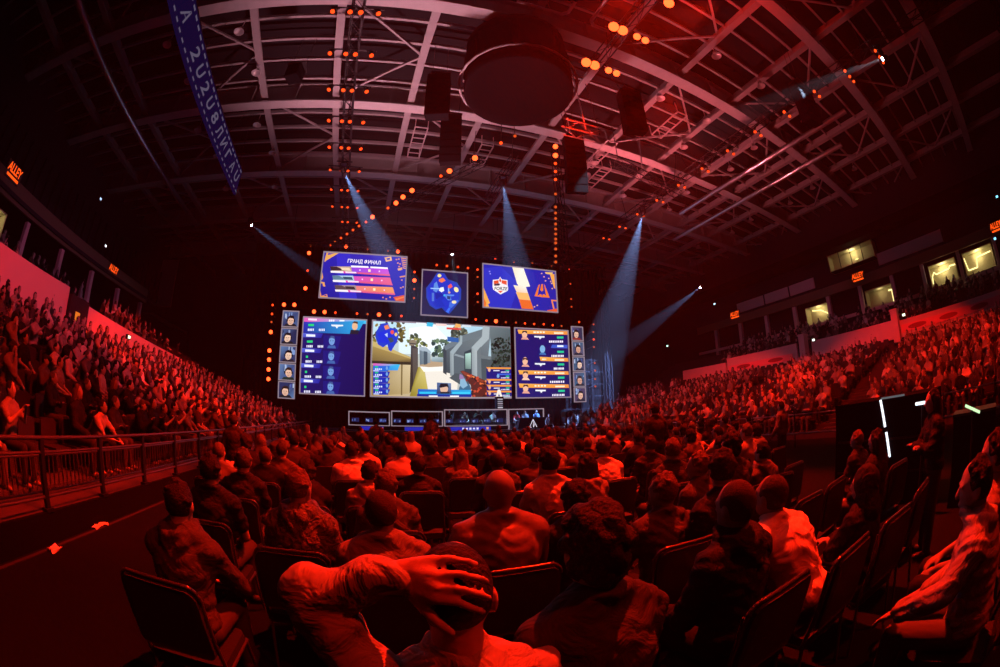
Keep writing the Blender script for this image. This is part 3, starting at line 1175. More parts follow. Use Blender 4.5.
# upper middle: map
c = Canvas([(88, 85), (583, 125), (580, 618), (72, 592)], 3.5, 3.5)
c.grad([(72, 592), (580, 618), (583, 125), (88, 85)], ['1a1440', '1e2450', '1a1a48', '1c1440'])
c.poly([(250, 112), (330, 120), (372, 190), (470, 225), (520, 300), (515, 420), (440, 520), (385, 585), (340, 560), (300, 515), (235, 535), (165, 490), (128, 400), (125, 290), (185, 215)], '1f3fae')
c.poly([(255, 125), (325, 130), (360, 200), (455, 240), (500, 310), (495, 410), (420, 500), (375, 570), (350, 550), (320, 505), (240, 520), (175, 480), (142, 400), (140, 300), (195, 230)], '1c34c4')
c.poly([(215, 240), (245, 215), (270, 300), (240, 340), (205, 320)], '5a8ce0')
c.poly([(175, 288), (300, 292), (300, 305), (175, 300)], '9cc4f4')
c.poly([(285, 285), (320, 278), (330, 320), (300, 340), (268, 318)], 'e8f0f4')
c.poly([(190, 345), (215, 345), (215, 440), (190, 440)], '5078d0')
c.poly([(225, 345), (300, 350), (330, 380), (235, 420)], '1726a0')
c.poly([(265, 400), (320, 375), (340, 400), (300, 430), (340, 500), (235, 510), (200, 470)], '1730b8')
c.poly([(330, 360), (440, 365), (440, 380), (400, 385), (410, 430), (370, 430), (345, 400)], '5888e4')
c.poly([(360, 380), (400, 385), (395, 420), (362, 415)], '2a3c78')
c.poly([(390, 450), (480, 425), (492, 436), (405, 520), (380, 500)], '3f6ce0')
c.poly([(345, 560), (375, 575), (400, 520), (380, 510)], '3c70f0')
c.poly([(370, 280), (385, 280), (388, 350), (372, 350)], '7aa8ec')
c.disc(275, 148, 22, 20, 'f4e090'); c.poly([(270, 190), (315, 172), (345, 205), (300, 230), (268, 212)], 'f07850')
c.poly([(372, 262), (405, 240), (422, 275), (395, 295), (370, 285)], 'ee5a58'); c.disc(463, 308, 24, 32, 'f8e6a0', 14, .5)
c.disc(438, 450, 26, 18, 'f4e0b0'); c.disc(385, 342, 12, 12, 'e8a878'); c.disc(330, 375, 10, 12, '38c0e8')
screen('small square middle screen showing a glowing blue map', 4.198, 7.872, 9.13, 12.80, c, fw=.08)

# upper right: two team emblems
c = Canvas([(48, 88), (798, 168), (818, 595), (48, 538)], 6.4, 3.6)
c.grad([(48, 538), (818, 595), (798, 168), (48, 88)], ['2228b4', '24249c', '2320a0', '2228b0'])
c.poly([(60, 130), (230, 110), (420, 300), (330, 560), (60, 540)], '2a32c0')
c.poly([(48, 330), (115, 500), (95, 510), (105, 540), (48, 538)], 'f0a850')
c.poly([(50, 440), (75, 500), (68, 536), (50, 536)], 'e8682c')
c.grad([(400, 300), (520, 310), (470, 130), (350, 120)], ['f8f0d8', 'fdf6e4', 'fbf4e8', 'f4e4c0'])
c.poly([(470, 138), (535, 325), (485, 330), (410, 316), (400, 280)], 'fbf0dc')
c.grad([(470, 560), (570, 568), (490, 330), (360, 310)], ['ec6a2c', 'e85820', 'f8f0e0', 'f8e8c8'])
c.poly([(385, 385), (510, 395), (535, 470), (415, 460)], 'f6b868')
c.poly([(415, 462), (537, 472), (568, 568), (445, 560)], 'ea6a2a')
c.poly([(222, 222), (240, 250), (298, 258), (300, 320), (305, 345), (298, 372), (225, 410), (150, 360), (142, 330), (146, 255), (204, 250)], 'f4ecf0')
c.poly([(156, 266), (205, 258), (208, 290), (156, 300)], 'e8502c'); c.poly([(240, 258), (290, 266), (290, 310), (236, 292)], 'e8502c')
c.poly([(222, 232), (236, 270), (222, 282), (210, 262)], 'd8442c')
c.poly([(158, 300), (205, 292), (222, 300), (212, 316), (160, 318)], '4a3040')
c.poly([(196, 370), (250, 372), (224, 396)], 'e8502c')
c.poly([(150, 322), (306, 336), (300, 372), (152, 358)], 'f8f2f4')
c.text('FORZE', 160, 328, 298, 362, '2c2028', .2, .04)
og = 'f0782c'
c.poly([(580, 428), (622, 310), (638, 300), (610, 425), (640, 405), (655, 412), (660, 440), (630, 434)], og)
c.poly([(740, 445), (690, 312), (680, 298), (702, 425), (680, 405), (664, 412), (660, 440), (690, 440)], og)
c.poly([(640, 365), (652, 300), (668, 298), (672, 368), (655, 378)], og)
for x, y in ((650, 180), (675, 215), (690, 258), (725, 232), (745, 265), (760, 340), (755, 285), (600, 520), (570, 535), (105, 160), (112, 185)):
    c.rect(x, y, x + 14, y + 13, 'e8b088' if x > 300 else '9a9ae8')
c.poly([(690, 172), (775, 175), (770, 200), (700, 190)], 'f0c068')
c.poly([(745, 200), (790, 190), (800, 350), (785, 340)], 'f4a84c')
c.poly([(752, 465), (815, 470), (815, 485), (770, 480), (790, 560), (775, 565)], 'f08848')
c.poly([(710, 578), (818, 560), (818, 595), (715, 588)], 'e8582c')
screen('upper right screen with two team emblems and a lightning bolt', 9.053, 15.612, 10.03, 13.75, c)

# left statistics board
c = Canvas([(205, 105), (585, 125), (578, 575), (185, 562)], 4.87, 5.6)
c.grad([(185, 562), (578, 575), (585, 125), (205, 105)], ['1c1664', '160f52', '190f58', '1a1868'])
c.grad([(203, 130), (585, 145), (585, 122), (205, 103)], ['e050b8', '38b8f0', '3cc4f0', 'ec5ab8'])
c.poly([(230, 110), (285, 113), (285, 124), (230, 121)], 'fbe0f4'); c.blocks(360, 118, 398, 130, 'f4f0ff', 3); c.rect(425, 121, 455, 132, 'f4f8ff')
c.grad([(200, 195), (535, 206), (575, 128), (203, 132)], ['1c1f9c', '2298dc', '2aa8e4', '2028b0'])
c.poly([(375, 148), (448, 150), (448, 158), (420, 160), (410, 172), (402, 160), (378, 158)], 'e8f0f8')
c.poly([(490, 205), (495, 180), (545, 182), (540, 208)], '242030')
c.disc(519, 158, 17, 24, 'e8b890'); c.poly([(502, 140), (515, 128), (535, 132), (537, 146), (520, 140)], '54382c')
for i in range(5):
    y = 140 + 92 * i + (0 if i < 1 else 8)
    if i:
        c.grad([(203 - 4 * i, y - 28 + 12), (320 - 4 * i, y - 12), (330 - 4 * i, y - 38), (203 - 4 * i, y - 42)], ['4a54c8', '24249c', '24249c', '5a68d8'])
        c.poly([(225 - 4 * i, y - 34), (282 - 4 * i, y - 32), (282 - 4 * i, y - 18), (225 - 4 * i, y - 20)], 'e8ecff')
        c.poly([(330, y + 52), (420, y + 54), (440, y - 20), (330, y - 28)], '1c1a78')
        cx = 384 - 2 * i
        c.disc(cx, y + 6, 18, 26, '6f9ad8'); c.poly([(cx - 28, y + 50), (cx - 20, y + 34), (cx + 20, y + 34), (cx + 26, y + 52)], '3e62a8')
        c.poly([(cx - 18, y - 6), (cx - 6, y - 24), (cx + 14, y - 22), (cx + 18, y - 4), (cx, y - 12)], '3c5490')
        c.disc(cx - 7, y + 6, 3.5, 3, '35558c', 8); c.disc(cx + 7, y + 6, 3.5, 3, '35558c', 8)
    c.rect(232 - 5 * i, y + 4, (268 if i < 2 else 245) - 5 * i, y + 17, '22d478')
    c.blocks(230 - 5 * i, y + 32, 272 - 5 * i, y + 46, 'e8e8ff', 4, i); c.blocks(300 - 5 * i, y + 33, 338 - 5 * i, y + 47, 'e8e8ff', 4, i + 9)
screen('left board with five stacked blue player statistics rows', -4.648, .224, 2.99, 8.61, c)

# right statistics board
c = Canvas([(102, 120), (458, 138), (470, 585), (108, 585)], 4.85, 5.6)
c.grad([(108, 585), (470, 585), (458, 138), (102, 120)], ['1f1870', '1a1458', '1c1460', '1c1668'])
for i, y in enumerate((128, 226, 312, 402, 492)):
    hi = i != 1
    if hi:
        c.grad([((118 if i != 2 else 262) + 8, y + 28), (460, y + 34), (458, y + 10), ((118 if i != 2 else 262), y)], ['f0a040', 'ec8838', 'f09848', 'f6b454'])
        c.disc(165, y + 32 if i != 2 else y + 28, 18, 26, 'f0b898'); c.poly([(140, y + 66), (150, y + 52), (182, y + 52), (195, y + 68)], 'f4c8b0' if i % 2 else 'e0a090')
        c.poly([(147, y + 26), (152, y + 8), (180, y + 8), (184, y + 26), (165, y + 16)], '4a2c2c')
        c.blocks(225 if i != 2 else 280, y + 12, 310, y + 22, 'fff0d8', 4, i); c.rect(365, y + 17, 430, y + 28, 'ffe8c8')
        c.poly([(230, y + 42), (300, y + 44), (300, y + 54), (280, y + 54), (268, y + 66), (262, y + 54), (230, y + 52)], 'e8ecf8')
    else:
        c.disc(284, y + 34, 18, 26, '7cb0e0'); c.poly([(260, y + 72), (268, y + 58), (300, y + 58), (310, y + 74)], '3c6cb0')
        c.poly([(340, y + 26), (456, y + 30), (456, y + 6), (350, y + 4)], '3a58c8'); c.rect(385, y + 8, 428, y + 20, 'e8f0ff')
    c.rect(385, y + 46, 430, y + 60, '20c890')
    c.blocks(330 + 14 * (i % 3), y + 74, 430, y + 88, 'f4ecff', 8, i)
screen('right board with orange striped player statistics rows', 11.633, 16.488, 2.99, 8.61, c)

# main picture: a concrete yard seen from eye level
c = Canvas([(52, 42), (965, 88), (970, 548), (40, 540)], 10.7, 5.6)
c.grad([(40, 540), (970, 548), (965, 88), (52, 42)], ['c8a868', 'b0c4d0', 'a8d4ec', 'bfe4f4'])
c.poly([(230, 50), (600, 68), (600, 260), (230, 260)], 'dff2f8'); c.poly([(300, 90), (470, 60), (560, 160), (420, 240), (300, 200)], 'f4fafc')
tr = random.Random(3)
for n, (x0, y0, x1, y1, cols) in enumerate(((55, 50, 270, 190, ('4a4018', '6c5c20', '342c14', '8a7830')), (260, 100, 430, 215, ('5c6430', '7c8440', '3c4420', 'a09848')),
                                            (460, 170, 560, 280, ('3c5048', '54684c', '2c3c34', '688058')), (580, 90, 680, 160, ('44483c', '606450', '7c7c64', '34382c')))):
    for i in range(70):
        x, y = tr.uniform(x0, x1), tr.uniform(y0, y1)
        if n == 1 and y < 215 - 1.0 * min(x - 250, 430 - x):
            continue
        c.disc(x, y, tr.uniform(6, 20), tr.uniform(5, 14), tr.choice(cols), 7, tr.uniform(0, 3))
c.grad([(44, 330), (320, 320), (310, 285), (50, 180)], ['6a5838', '54442c', 'a88c54', 'b49858'])
c.poly([(50, 180), (130, 210), (315, 290), (322, 300), (50, 215)], 'c8b070')
c.grad([(42, 540), (300, 525), (312, 330), (46, 335)], ['8c7440', 'c0a878', 'd8c49c', '94784c'])
for x in (150, 245):
    c.poly([(x, 330), (x + 10, 330), (x + 6, 535), (x - 4, 535)], '7c6840')
c.poly([(44, 310), (320, 318), (320, 336), (44, 330)], '3a3024')
c.poly([(300, 520), (355, 460), (358, 225), (310, 195), (308, 330)], '3c3430'); c.poly([(320, 225), (358, 228), (356, 440), (325, 470)], '5a5048')
c.disc(322, 190, 26, 20, '8c7c64'); c.poly([(295, 190), (348, 196), (345, 204), (298, 198)], '463c34')
c.grad([(300, 540), (430, 545), (395, 345), (358, 350)], ['8c7c28', 'b8a440', 'd8c878', 'a08c30'])
c.poly([(430, 545), (400, 360), (525, 345), (620, 420), (610, 545)], 'f0e8dc'); c.poly([(370, 345), (525, 340), (520, 375), (395, 380)], 'fcf8f0')
c.poly([(440, 300), (520, 305), (520, 345), (430, 350), (370, 345), (368, 320)], 'b89c7c')
c.grad([(370, 335), (440, 320), (440, 250), (365, 212)], ['5c6c78', '8c9aa4', '9caab0', '6c7c88']); c.poly([(365, 215), (415, 222), (445, 252), (440, 262), (365, 238)], 'a4b4c0')
c.poly([(395, 335), (420, 330), (420, 250), (395, 245)], '46545e')
c.grad([(445, 312), (522, 318), (522, 285), (447, 283)], ['8ca0a8', '74888c', 'a0b4bc', 'b4c8cc'])
# concrete block on the right with two buttresses
c.grad([(522, 380), (800, 440), (840, 100), (525, 215)], ['3c4448', '505860', '7c8890', '545c60'])
c.poly([(522, 385), (545, 400), (545, 225), (525, 215)], '3a4044')
c.poly([(525, 215), (640, 145), (830, 85), (960, 92), (960, 115), (850, 120), (640, 190), (540, 240)], '6c7880')
c.grad([(568, 405), (592, 408), (592, 265), (568, 250)], ['7c868c', '98a4a8', 'a4b0b4', '8c989c'])
c.poly([(568, 250), (632, 180), (636, 140), (650, 145), (648, 195), (592, 268)], '9caab0')
c.poly([(592, 405), (660, 415), (660, 290), (592, 272)], '5a646a'); c.poly([(592, 272), (660, 292), (660, 278), (604, 262)], '8c989e')
c.poly([(662, 420), (712, 425), (712, 230), (662, 250)], '343c42'); c.grad([(668, 360), (705, 362), (705, 255), (668, 262)], ['688078', '78908a', 'bce0d4', 'a8d0c4'])
c.grad([(710, 425), (745, 430), (745, 240), (710, 220)], ['848e94', 'a4aeb2', 'b4bec2', '98a4a8'])
c.poly([(710, 220), (778, 150), (784, 80), (830, 85), (824, 165), (745, 245)], 'a8b4ba'); c.poly([(745, 245), (770, 215), (770, 270), (840, 280), (840, 300), (770, 292), (775, 435), (745, 430)], '6c767c')
c.poly([(775, 430), (845, 440), (840, 300), (772, 295)], '4c565c')
c.grad([(845, 440), (968, 450), (966, 95), (830, 90)], ['2c3430', '38423c', '5c6a70', '6c7a80'])
for i in range(90):
    c.disc(tr.uniform(840, 962), tr.uniform(160, 350), tr.uniform(5, 16), tr.uniform(4, 12), tr.choice(('1c2420', '28342c', '38443c', '141a18')), 7, tr.uniform(0, 3))
c.poly([(600, 390), (710, 400), (800, 440), (640, 470), (560, 420)], '4c5458')
# hand and rifle
c.poly([(610, 545), (625, 480), (645, 450), (690, 460), (705, 500), (700, 548)], '3a6888'); c.poly([(628, 470), (632, 420), (650, 410), (668, 440), (680, 470), (650, 490)], '8ab4d0')
c.poly([(625, 430), (628, 395), (645, 400), (660, 425)], '9878a8')
c.poly([(632, 378), (650, 372), (800, 440), (830, 480), (860, 548), (705, 548), (700, 470), (660, 410)], '5c2418')
c.poly([(636, 380), (650, 376), (790, 440), (780, 452), (660, 402)], '8c3c24')
for i in range(46):
    x = tr.uniform(670, 850)
    c.disc(x, tr.uniform(400 + (x - 670) * .3, 545), tr.uniform(5, 16), tr.uniform(4, 11), tr.choice(('c84828', 'e87038', '2c1412', '8c2c1c', 'f08848', '3c1814')), 6, tr.uniform(0, 3))
# overlays: small map, player rows, score line
c.poly([(70, 50), (235, 56), (232, 48), (72, 42)], '241c50')
mp = [(105, 70), (150, 62), (165, 95), (215, 105), (225, 150), (215, 185), (175, 252), (158, 240), (150, 205), (120, 225), (85, 205), (68, 160), (72, 120)]
c.poly(mp, '1e3cc8'); c.poly([(85, 130), (140, 110), (190, 150), (150, 200), (90, 190)], '1630d8')
c.poly([(125, 85), (150, 75), (165, 100), (135, 110)], 'f08858'); c.disc(182, 125, 12, 14, 'f05048', 10); c.disc(207, 140, 10, 12, 'f0c878', 10); c.poly([(130, 140), (150, 130), (150, 160)], 'b8d0f0')
c.poly([(150, 165), (180, 158), (195, 185), (170, 195)], '3c4c58')
c.grad([(52, 375), (220, 375), (235, 336), (54, 330)], ['3058d0', '38a0e8', '38c0f0', 'f058b8'])
for i in range(5):
    y = 345 + 38 * i
    c.poly([(52, y + 38), (150 + 4 * (i % 2), y + 38), (168, y + 2), (53, y)], '1a2cb0' if i else '2468d8')
    c.rect(66, y + 4, 88, y + 13, '20c878'); c.blocks(66, y + 18, 118, y + 28, 'd8e4ff', 4, i); c.disc(147, y + 16, 8, 13, '6ca0e0', 8); c.rect(55, y + 30, 92, y + 38, 'b8c8f8')
for i in range(5):
    y = 352 + 38 * i
    c.poly([(800, y + 38), (962, y + 38), (962, y), (798, y)], '201c78')
    if i != 1:
        c.poly([(806, y + 12), (960, y + 14), (960, y + 3), (798, y)], 'f0983c'); c.disc(818, y + 18, 9, 13, 'e8b498', 8); c.rect(845, y + 20, 885, y + 26, 'e8e8f4')
    else:
        c.rect(870, y + 4, 958, y + 14, '3c60d8'); c.disc(875, y + 20, 9, 13, '78a8e0', 8)
    c.rect(925, y + 18, 948, y + 26, '1ec08c'); c.blocks(895, y + 29, 950, y + 36, 'e8e4ff', 6, i)
c.grad([(350, 532), (695, 535), (698, 500), (352, 495)], ['1850b8', '20a0e0', '28a8e8', '2060c8'])
c.rect(345, 528, 700, 548, '1a2c98'); c.rect(360, 512, 470, 526, '30c0f0'); c.rect(575, 512, 690, 526, '38c8f4'); c.rect(422, 536, 480, 546, 'f0f0fa'); c.rect(560, 536, 618, 546, 'f0f0fa')
c.grad([(476, 525), (568, 525), (568, 456), (476, 452)], ['28305c', '383c68', '7088b0', '506898'])
c.disc(522, 492, 26, 30, 'e0b49c'); c.poly([(490, 480), (500, 458), (545, 458), (556, 490), (540, 478), (500, 486)], '1c1820'); c.rect(498, 512, 556, 525, '24242c')
c.poly([(340, 64), (405, 68), (405, 80), (340, 76)], 'e8f4fc'); c.poly([(412, 62), (455, 66), (448, 92), (408, 88)], '38b8e0'); c.poly([(470, 70), (540, 74), (540, 88), (470, 84)], 'f8d8d0')
c.poly([(540, 95), (635, 100), (635, 112), (540, 108)], 'e0443c'); c.poly([(600, 70), (630, 74), (636, 98), (590, 96)], 'f0b060'); c.poly([(640, 78), (700, 82), (700, 95), (640, 92)], 'd8e0e8')
c.poly([(545, 155), (618, 165), (618, 192), (545, 186)], '2c5ca8')
screen('large main screen showing a first person game view of a concrete yard', .576, 11.277, 2.99, 8.61, c, fw=.10)


# player camera portraits, five on each side
def portrait(seed, warm):
    r = random.Random(seed)
    c = Canvas([(0, 0), (100, 0), (100, 100), (0, 100)], 1.1, 1.15)
    bg = ('3a4a78', '28305c', '4c6090', '20284c', '5a78a8') if not warm else ('4c3c5c', '5a4a68', '30304c', '2c2844', '3c5878')
    c.grad([(0, 100), (100, 100), (100, 0), (0, 0)], [r.choice(bg), r.choice(bg), r.choice(bg), r.choice(bg)])
    for i in range(5):
        x = r.uniform(0, 90)
        c.rect(x, r.uniform(0, 30), x + r.uniform(4, 12), r.uniform(30, 60), r.choice(('7a94c8', 'a8b8d8', '2a2c48', '46549c')))
    x, y = 50 + r.uniform(-10, 10), 56 + r.uniform(-4, 8)
    a = r.uniform(-.35, .35)
    c.poly([(x - 45, 100), (x - 30, 82), (x + 30, 82), (x + 46, 100)], r.choice(('1c1c24', '2a2430', '8c2c28' if warm else '24302c')))
    sk = r.choice(('e8b8a0', 'f0c8b0', 'd8a088'))
    c.disc(x, y, 21, 28, sk, 18, a)
    c.disc(x + 8 * math.sin(a), y + 9, 15, 17, nz(sk, .92), 14, a)
    c.poly([(x - 24, y - 4), (x - 22, y - 26), (x - 4, y - 38), (x + 18, y - 34), (x + 25, y - 6), (x + 14, y - 18), (x - 10, y - 20)], r.choice(('1a1418', '2c1e1c', '120e14')))
    for s in (-1, 1):
        c.disc(x + s * 9, y - 3, 3.4, 2.2, '241a1c', 8)
        c.disc(x + s * 24, y - 2, 5, 10, '16161c', 10)
    c.poly([(x - 7, y + 15), (x + 7, y + 15), (x + 5, y + 18), (x - 5, y + 18)], 'a85c54')
    c.poly([(x - 2, y - 1), (x + 2, y - 1), (x + 4, y + 8), (x - 4, y + 8)], nz(sk, .88))
    return c


ordn = ('top', 'second', 'middle', 'fourth', 'bottom')
hz = (9.0 - 2.56) / 5
for s, (xa, xb) in enumerate(((-6.275, -4.97), (16.755, 17.917))):
    for k in range(5):
        z1 = 9.0 - hz * k
        screen('%s player portrait screen in the column at the %s end' % (ordn[k], ('left', 'right')[s]), xa, xb, z1 - hz + .03, z1 - .02, portrait(20 + 7 * s + k, s == 1),
               fw=.07, group='player portrait screens', name='portrait_screen')
# ------------------------------------------------------------------ things on the stage
M_deskpanel = mat('desk_panel', hexc('14121c'), .5)
M_blueled = emit('blue_led_front', hexc('2a2cb8'), .85)
M_whiteprint = emit('white_led_print', hexc('f0ecff'), .9)
M_orangeprint = emit('orange_led_print', hexc('f0a860'), .9)
DZ = .72


def player_desk(label, x0, x1, y, top, seats, blue):
    w = x1 - x0
    r = MB().box((0, 0, .70 - .36), (w, .9, .06)).box((0, .42, .15), (w, .05, .72)).build('player_desk', M_deskpanel, None, ((x0 + x1) / 2, y, DZ))
    for s in (-1, 1):
        MB().box((s * (w / 2 - .04), 0, .16), (.06, .85, .32)).build('desk_leg', M_deskpanel, r)
    f = MB()
    hgt = top - DZ
    f.box((0, -.46, hgt - .04), (w, .07, .075)).box((0, -.46, .30), (w, .05, .05))
    for s in (-1, 1):
        f.box((s * (w / 2 - .035), -.46, (hgt + .3) / 2), (.07, .07, hgt - .3))
    f.build('light_frame', M_frame, r)
    MB().box((0, -.44, .12), (w, .04, .30)).build('front_panel', M_deskpanel, r)
    pnl = MB().box((blue[2], -.47, .115), (blue[0], .03, .24)).build('blue_front', M_blueled, r)
    for i in range(blue[1]):
        MB().box((blue[2] - .45 + .25 * i, -.487, .11), (.14, .01, .14 - .03 * (i % 2))).build('white_mark', M_whiteprint, pnl)
    MB().box((blue[2] + blue[0] * .42, -.488, .12), (.16, .012, .16)).build('orange_mark', M_orangeprint, pnl)
    tag(r, label, 'desk')
    for k in range(seats):
        mx = x0 + w * (k + .5) / seats
        mo = MB().box((0, 0, .27), (.56, .03, .33)).build('monitor', M_blackmetal, None, (mx, y + .0, DZ + .37))
        MB().box((0, .01, .06), (.05, .04, .14)).build('stand', M_blackmetal, mo)
        MB().box((0, .02, .0075), (.22, .18, .015)).build('foot', M_blackmetal, mo)
        c = Canvas([(0, 0), (100, 0), (100, 100), (0, 100)], .5, .28)
        c.grad([(0, 100), (100, 100), (100, 0), (0, 0)], ['14183c', '1c2450', '182048', '101430'])
        rr = random.Random(k + int(x0 * 10))
        for q in range(6):
            xx = rr.uniform(5, 85)
            c.rect(xx, rr.uniform(15, 50), xx + 9, rr.uniform(55, 90), rr.choice(('5a6cb0', '8ca0d8', '3c4c8c')))
        d = c.m.build('display', M_screen, mo, (0, -.018, .13))
        tag(mo, 'black gaming monitor glowing blue on the stage desks', 'monitor', 'monitors on the stage desks')


player_desk('left low player desk with thin light frame', -.9, 1.86, 27.9, 1.93, 3, (1.5, 0, .2))
player_desk('second player desk with thin light frame', 1.94, 5.42, 27.9, 2.03, 4, (1.9, 0, .1))
player_desk('long middle player desk with light frame and blue front', 5.5, 10.0, 27.9, 2.16, 5, (3.0, 5, -.5))
fr = MB().box((0, 0, 1.40), (2.75, .07, .07))
for s in (-1, 1):
    fr.box((s * 1.34, 0, .7), (.07, .07, 1.4))
tag(fr.build('light_frame', M_frame, None, (11.45, 27.5, DZ)), 'glowing portal frame around the presenters on the right', 'light frame')
# presenter table with a triangular emblem
cd = MB()
cd.add([(-1.15, -.3, 0), (1.15, -.3, 0), (1.0, -.3, .80), (-.95, -.3, .80), (-1.15, .4, 0), (1.15, .4, 0), (1.0, .4, .80), (-.95, .4, .80)],
       [(0, 1, 2, 3), (5, 4, 7, 6), (3, 2, 6, 7), (1, 5, 6, 2), (4, 0, 3, 7), (0, 4, 5, 1)])
cdo = cd.build('presenter_desk', M_black, None, (11.5, 26.75, DZ))
tag(cdo, 'black flared presenter desk with pale triangle emblem', 'desk')
em = MB()
for a, b in (((-.28, .12), (0, .66)), ((0, .66), (.28, .12)), ((0, .66), (.02, .12)), ((.02, .12), (.14, .40)), ((-.28, .12), (-.13, .12))):
    em.bar((a[0], -.308, a[1]), (b[0], -.308, b[1]), .035, .012, up=(0, 1, 0))
em.build('emblem', M_whiteprint, cdo)
# trophy pillar on the desk
tp = MB().box((0, 0, .42), (.52, .4, .84)).build('trophy_pillar', M_black, None, (9.35, 27.3, 2.17))
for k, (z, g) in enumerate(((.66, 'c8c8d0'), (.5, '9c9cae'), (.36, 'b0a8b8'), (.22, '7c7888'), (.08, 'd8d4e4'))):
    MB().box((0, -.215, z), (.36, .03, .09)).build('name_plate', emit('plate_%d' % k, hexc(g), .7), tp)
cup = MB()
cup.add([(-.20, -.1, .84), (-.10, -.1, .84), (.02, -.1, 1.34), (-.06, -.1, 1.34), (-.20, .1, .84), (-.10, .1, .84), (.02, .1, 1.34), (-.06, .1, 1.34)],
        [(0, 1, 2, 3), (5, 4, 7, 6), (0, 3, 7, 4), (1, 5, 6, 2), (3, 2, 6, 7)])
cup.add([(.20, -.1, .84), (.10, -.1, .84), (-.02, -.1, 1.34), (.06, -.1, 1.34), (.20, .1, .84), (.10, .1, .84), (-.02, .1, 1.34), (.06, .1, 1.34)],
        [(1, 0, 3, 2), (4, 5, 6, 7), (4, 7, 3, 0), (1, 2, 6, 5), (3, 7, 6, 2)])
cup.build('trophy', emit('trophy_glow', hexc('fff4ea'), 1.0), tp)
tag(tp, 'dark pillar with lit plates and white trophy before the main screen', 'trophy pillar')
# presenters and players
pr = [(10.55, 27.35, 4, 'presenter in red top at the left of the presenter desk', hexc('b02c30')), (11.25, 27.45, 1, 'presenter with folded arms in grey at the middle of the desk', hexc('70808c')),
      (12.15, 27.35, 0, 'presenter in light blue jacket at the right of the desk', hexc('6c9ce0'))]
for x, y, v, lab, colr in pr:
    person(CROWD[v], (x, y, DZ), pi, lab, None, 1.0, mat('top_' + lab[15:20], colr, .8), shoes=False)
tag(MB().box((0, 0, .22), (2.4, .45, .42)).build('bench', M_deskpanel, None, (11.4, 27.5, DZ)), 'dark bench the presenters sit on', 'bench')
for i, (x, lab) in enumerate(((6.1, 'player seated behind the left part of the long stage desk'), (7.2, 'player seated second behind the long stage desk'),
                              (8.2, 'tall player in the middle of the long stage desk'), (9.3, 'player seated at the right end of the long stage desk'))):
    person(CROWD[(i * 3 + 1) % 8], (x, 28.75, DZ), pi, lab, None, 1.0 if i != 2 else 1.15, shoes=False)
    tag(MB().box((0, .05, .235), (.5, .5, .47)).box((0, .32, .62), (.46, .08, .9)).build('gaming_chair', M_black, None, (x, 28.75, DZ)), 'black gaming chair behind the long stage desk', 'chair', 'gaming chairs on stage')
# front fill on the stage people from the truss above them
spot('stage_light', (9.5, 20.5, 14.5), (11.2, 27.4, 1.7), 500, (.85, .9, 1.0), 12)

# standing crew in the pit before the stage
crew = [(549, 424, 'crew member standing by the right end of the presenter desk', 25.5), (585, 425, 'crew member in pale shirt standing right of the stage', 22.0),
        (432, 416, 'dark camera operator standing before the player desks', 19.5)]
for px, py, lab, y in crew:
    q = on_y(px, py, y)
    person(STAND[crew.index((px, py, lab, y)) % 2], (q.x, q.y, 0), pi if px != 432 else 0, lab, None, 1.0, grey_cloth(.75 if px == 585 else .3))
# studio camera on pedestal
q = on_y(566, 420, 23.0)
cm = MB().box((0, 0, 1.65), (.34, .62, .34)).build('studio_camera', M_blackmetal, None, (q.x, q.y, 0), )
MB().tube((0, -.31, 1.65), (0, -.62, 1.65), .11, .14, 12).build('lens', M_blackmetal, cm)
MB().tube((0, 0, .25), (0, 0, 1.5), .07, .06, 10).build('column', M_blackmetal, cm)
MB().box((.28, -.05, 1.8), (.2, .06, .16)).build('viewfinder', M_blackmetal, cm)
MB().lathe([(.0, .1), (.42, .1), (.45, .16), (.12, .26), (.08, .3)], 14).build('base', M_blackmetal, cm)
tag(cm, 'black studio camera on pedestal right of the presenter desk', 'camera')

# ------------------------------------------------------------------ lighting trusses and lamps


def truss(label, a, b, s=.42, mt=None, step=.6, name='lighting_truss'):
    a, b = Vector(a), Vector(b)
    d = (b - a).normalized()
    up = Vector((0, 0, 1)) if abs(d.z) < .9 else Vector((0, 1, 0))
    si = d.cross(up).normalized()
    u = si.cross(d)
    r = empty(name, a)
    L = (b - a).length
    cs = [si * x * s / 2 + u * y * s / 2 for x, y in ((-1, -1), (1, -1), (1, 1), (-1, 1))]
    for c in cs:
        MB().tube(c, c + d * L, .03, n=6).build('chord', mt or M_blackmetal, r)
    m = MB()
    n = max(2, int(L / step))
    for k in range(n):
        for i in range(4):
            c0, c1 = cs[i], cs[(i + 1) % 4]
            p, q = (c0, c1) if (k + i) % 2 else (c1, c0)
            m.tube(p + d * L * k / n, q + d * L * (k + 1) / n, .014, n=5)
    o = m.build('lacing', mt or M_blackmetal, r)
    o['kind'] = 'stuff'
    if abs(d.z) < .9:
        for k in range(max(2, int(L / 8) + 1)):
            p = d * L * (.06 + .88 * k / max(1, int(L / 8)) if int(L / 8) else (.1 + .8 * k))
            w = a + p
            MB().tube(p, anchor(w.x, w.y) - a, .02, n=6).build('hoist_chain', M_blackmetal, r)
    return tag(r, label, 'truss')


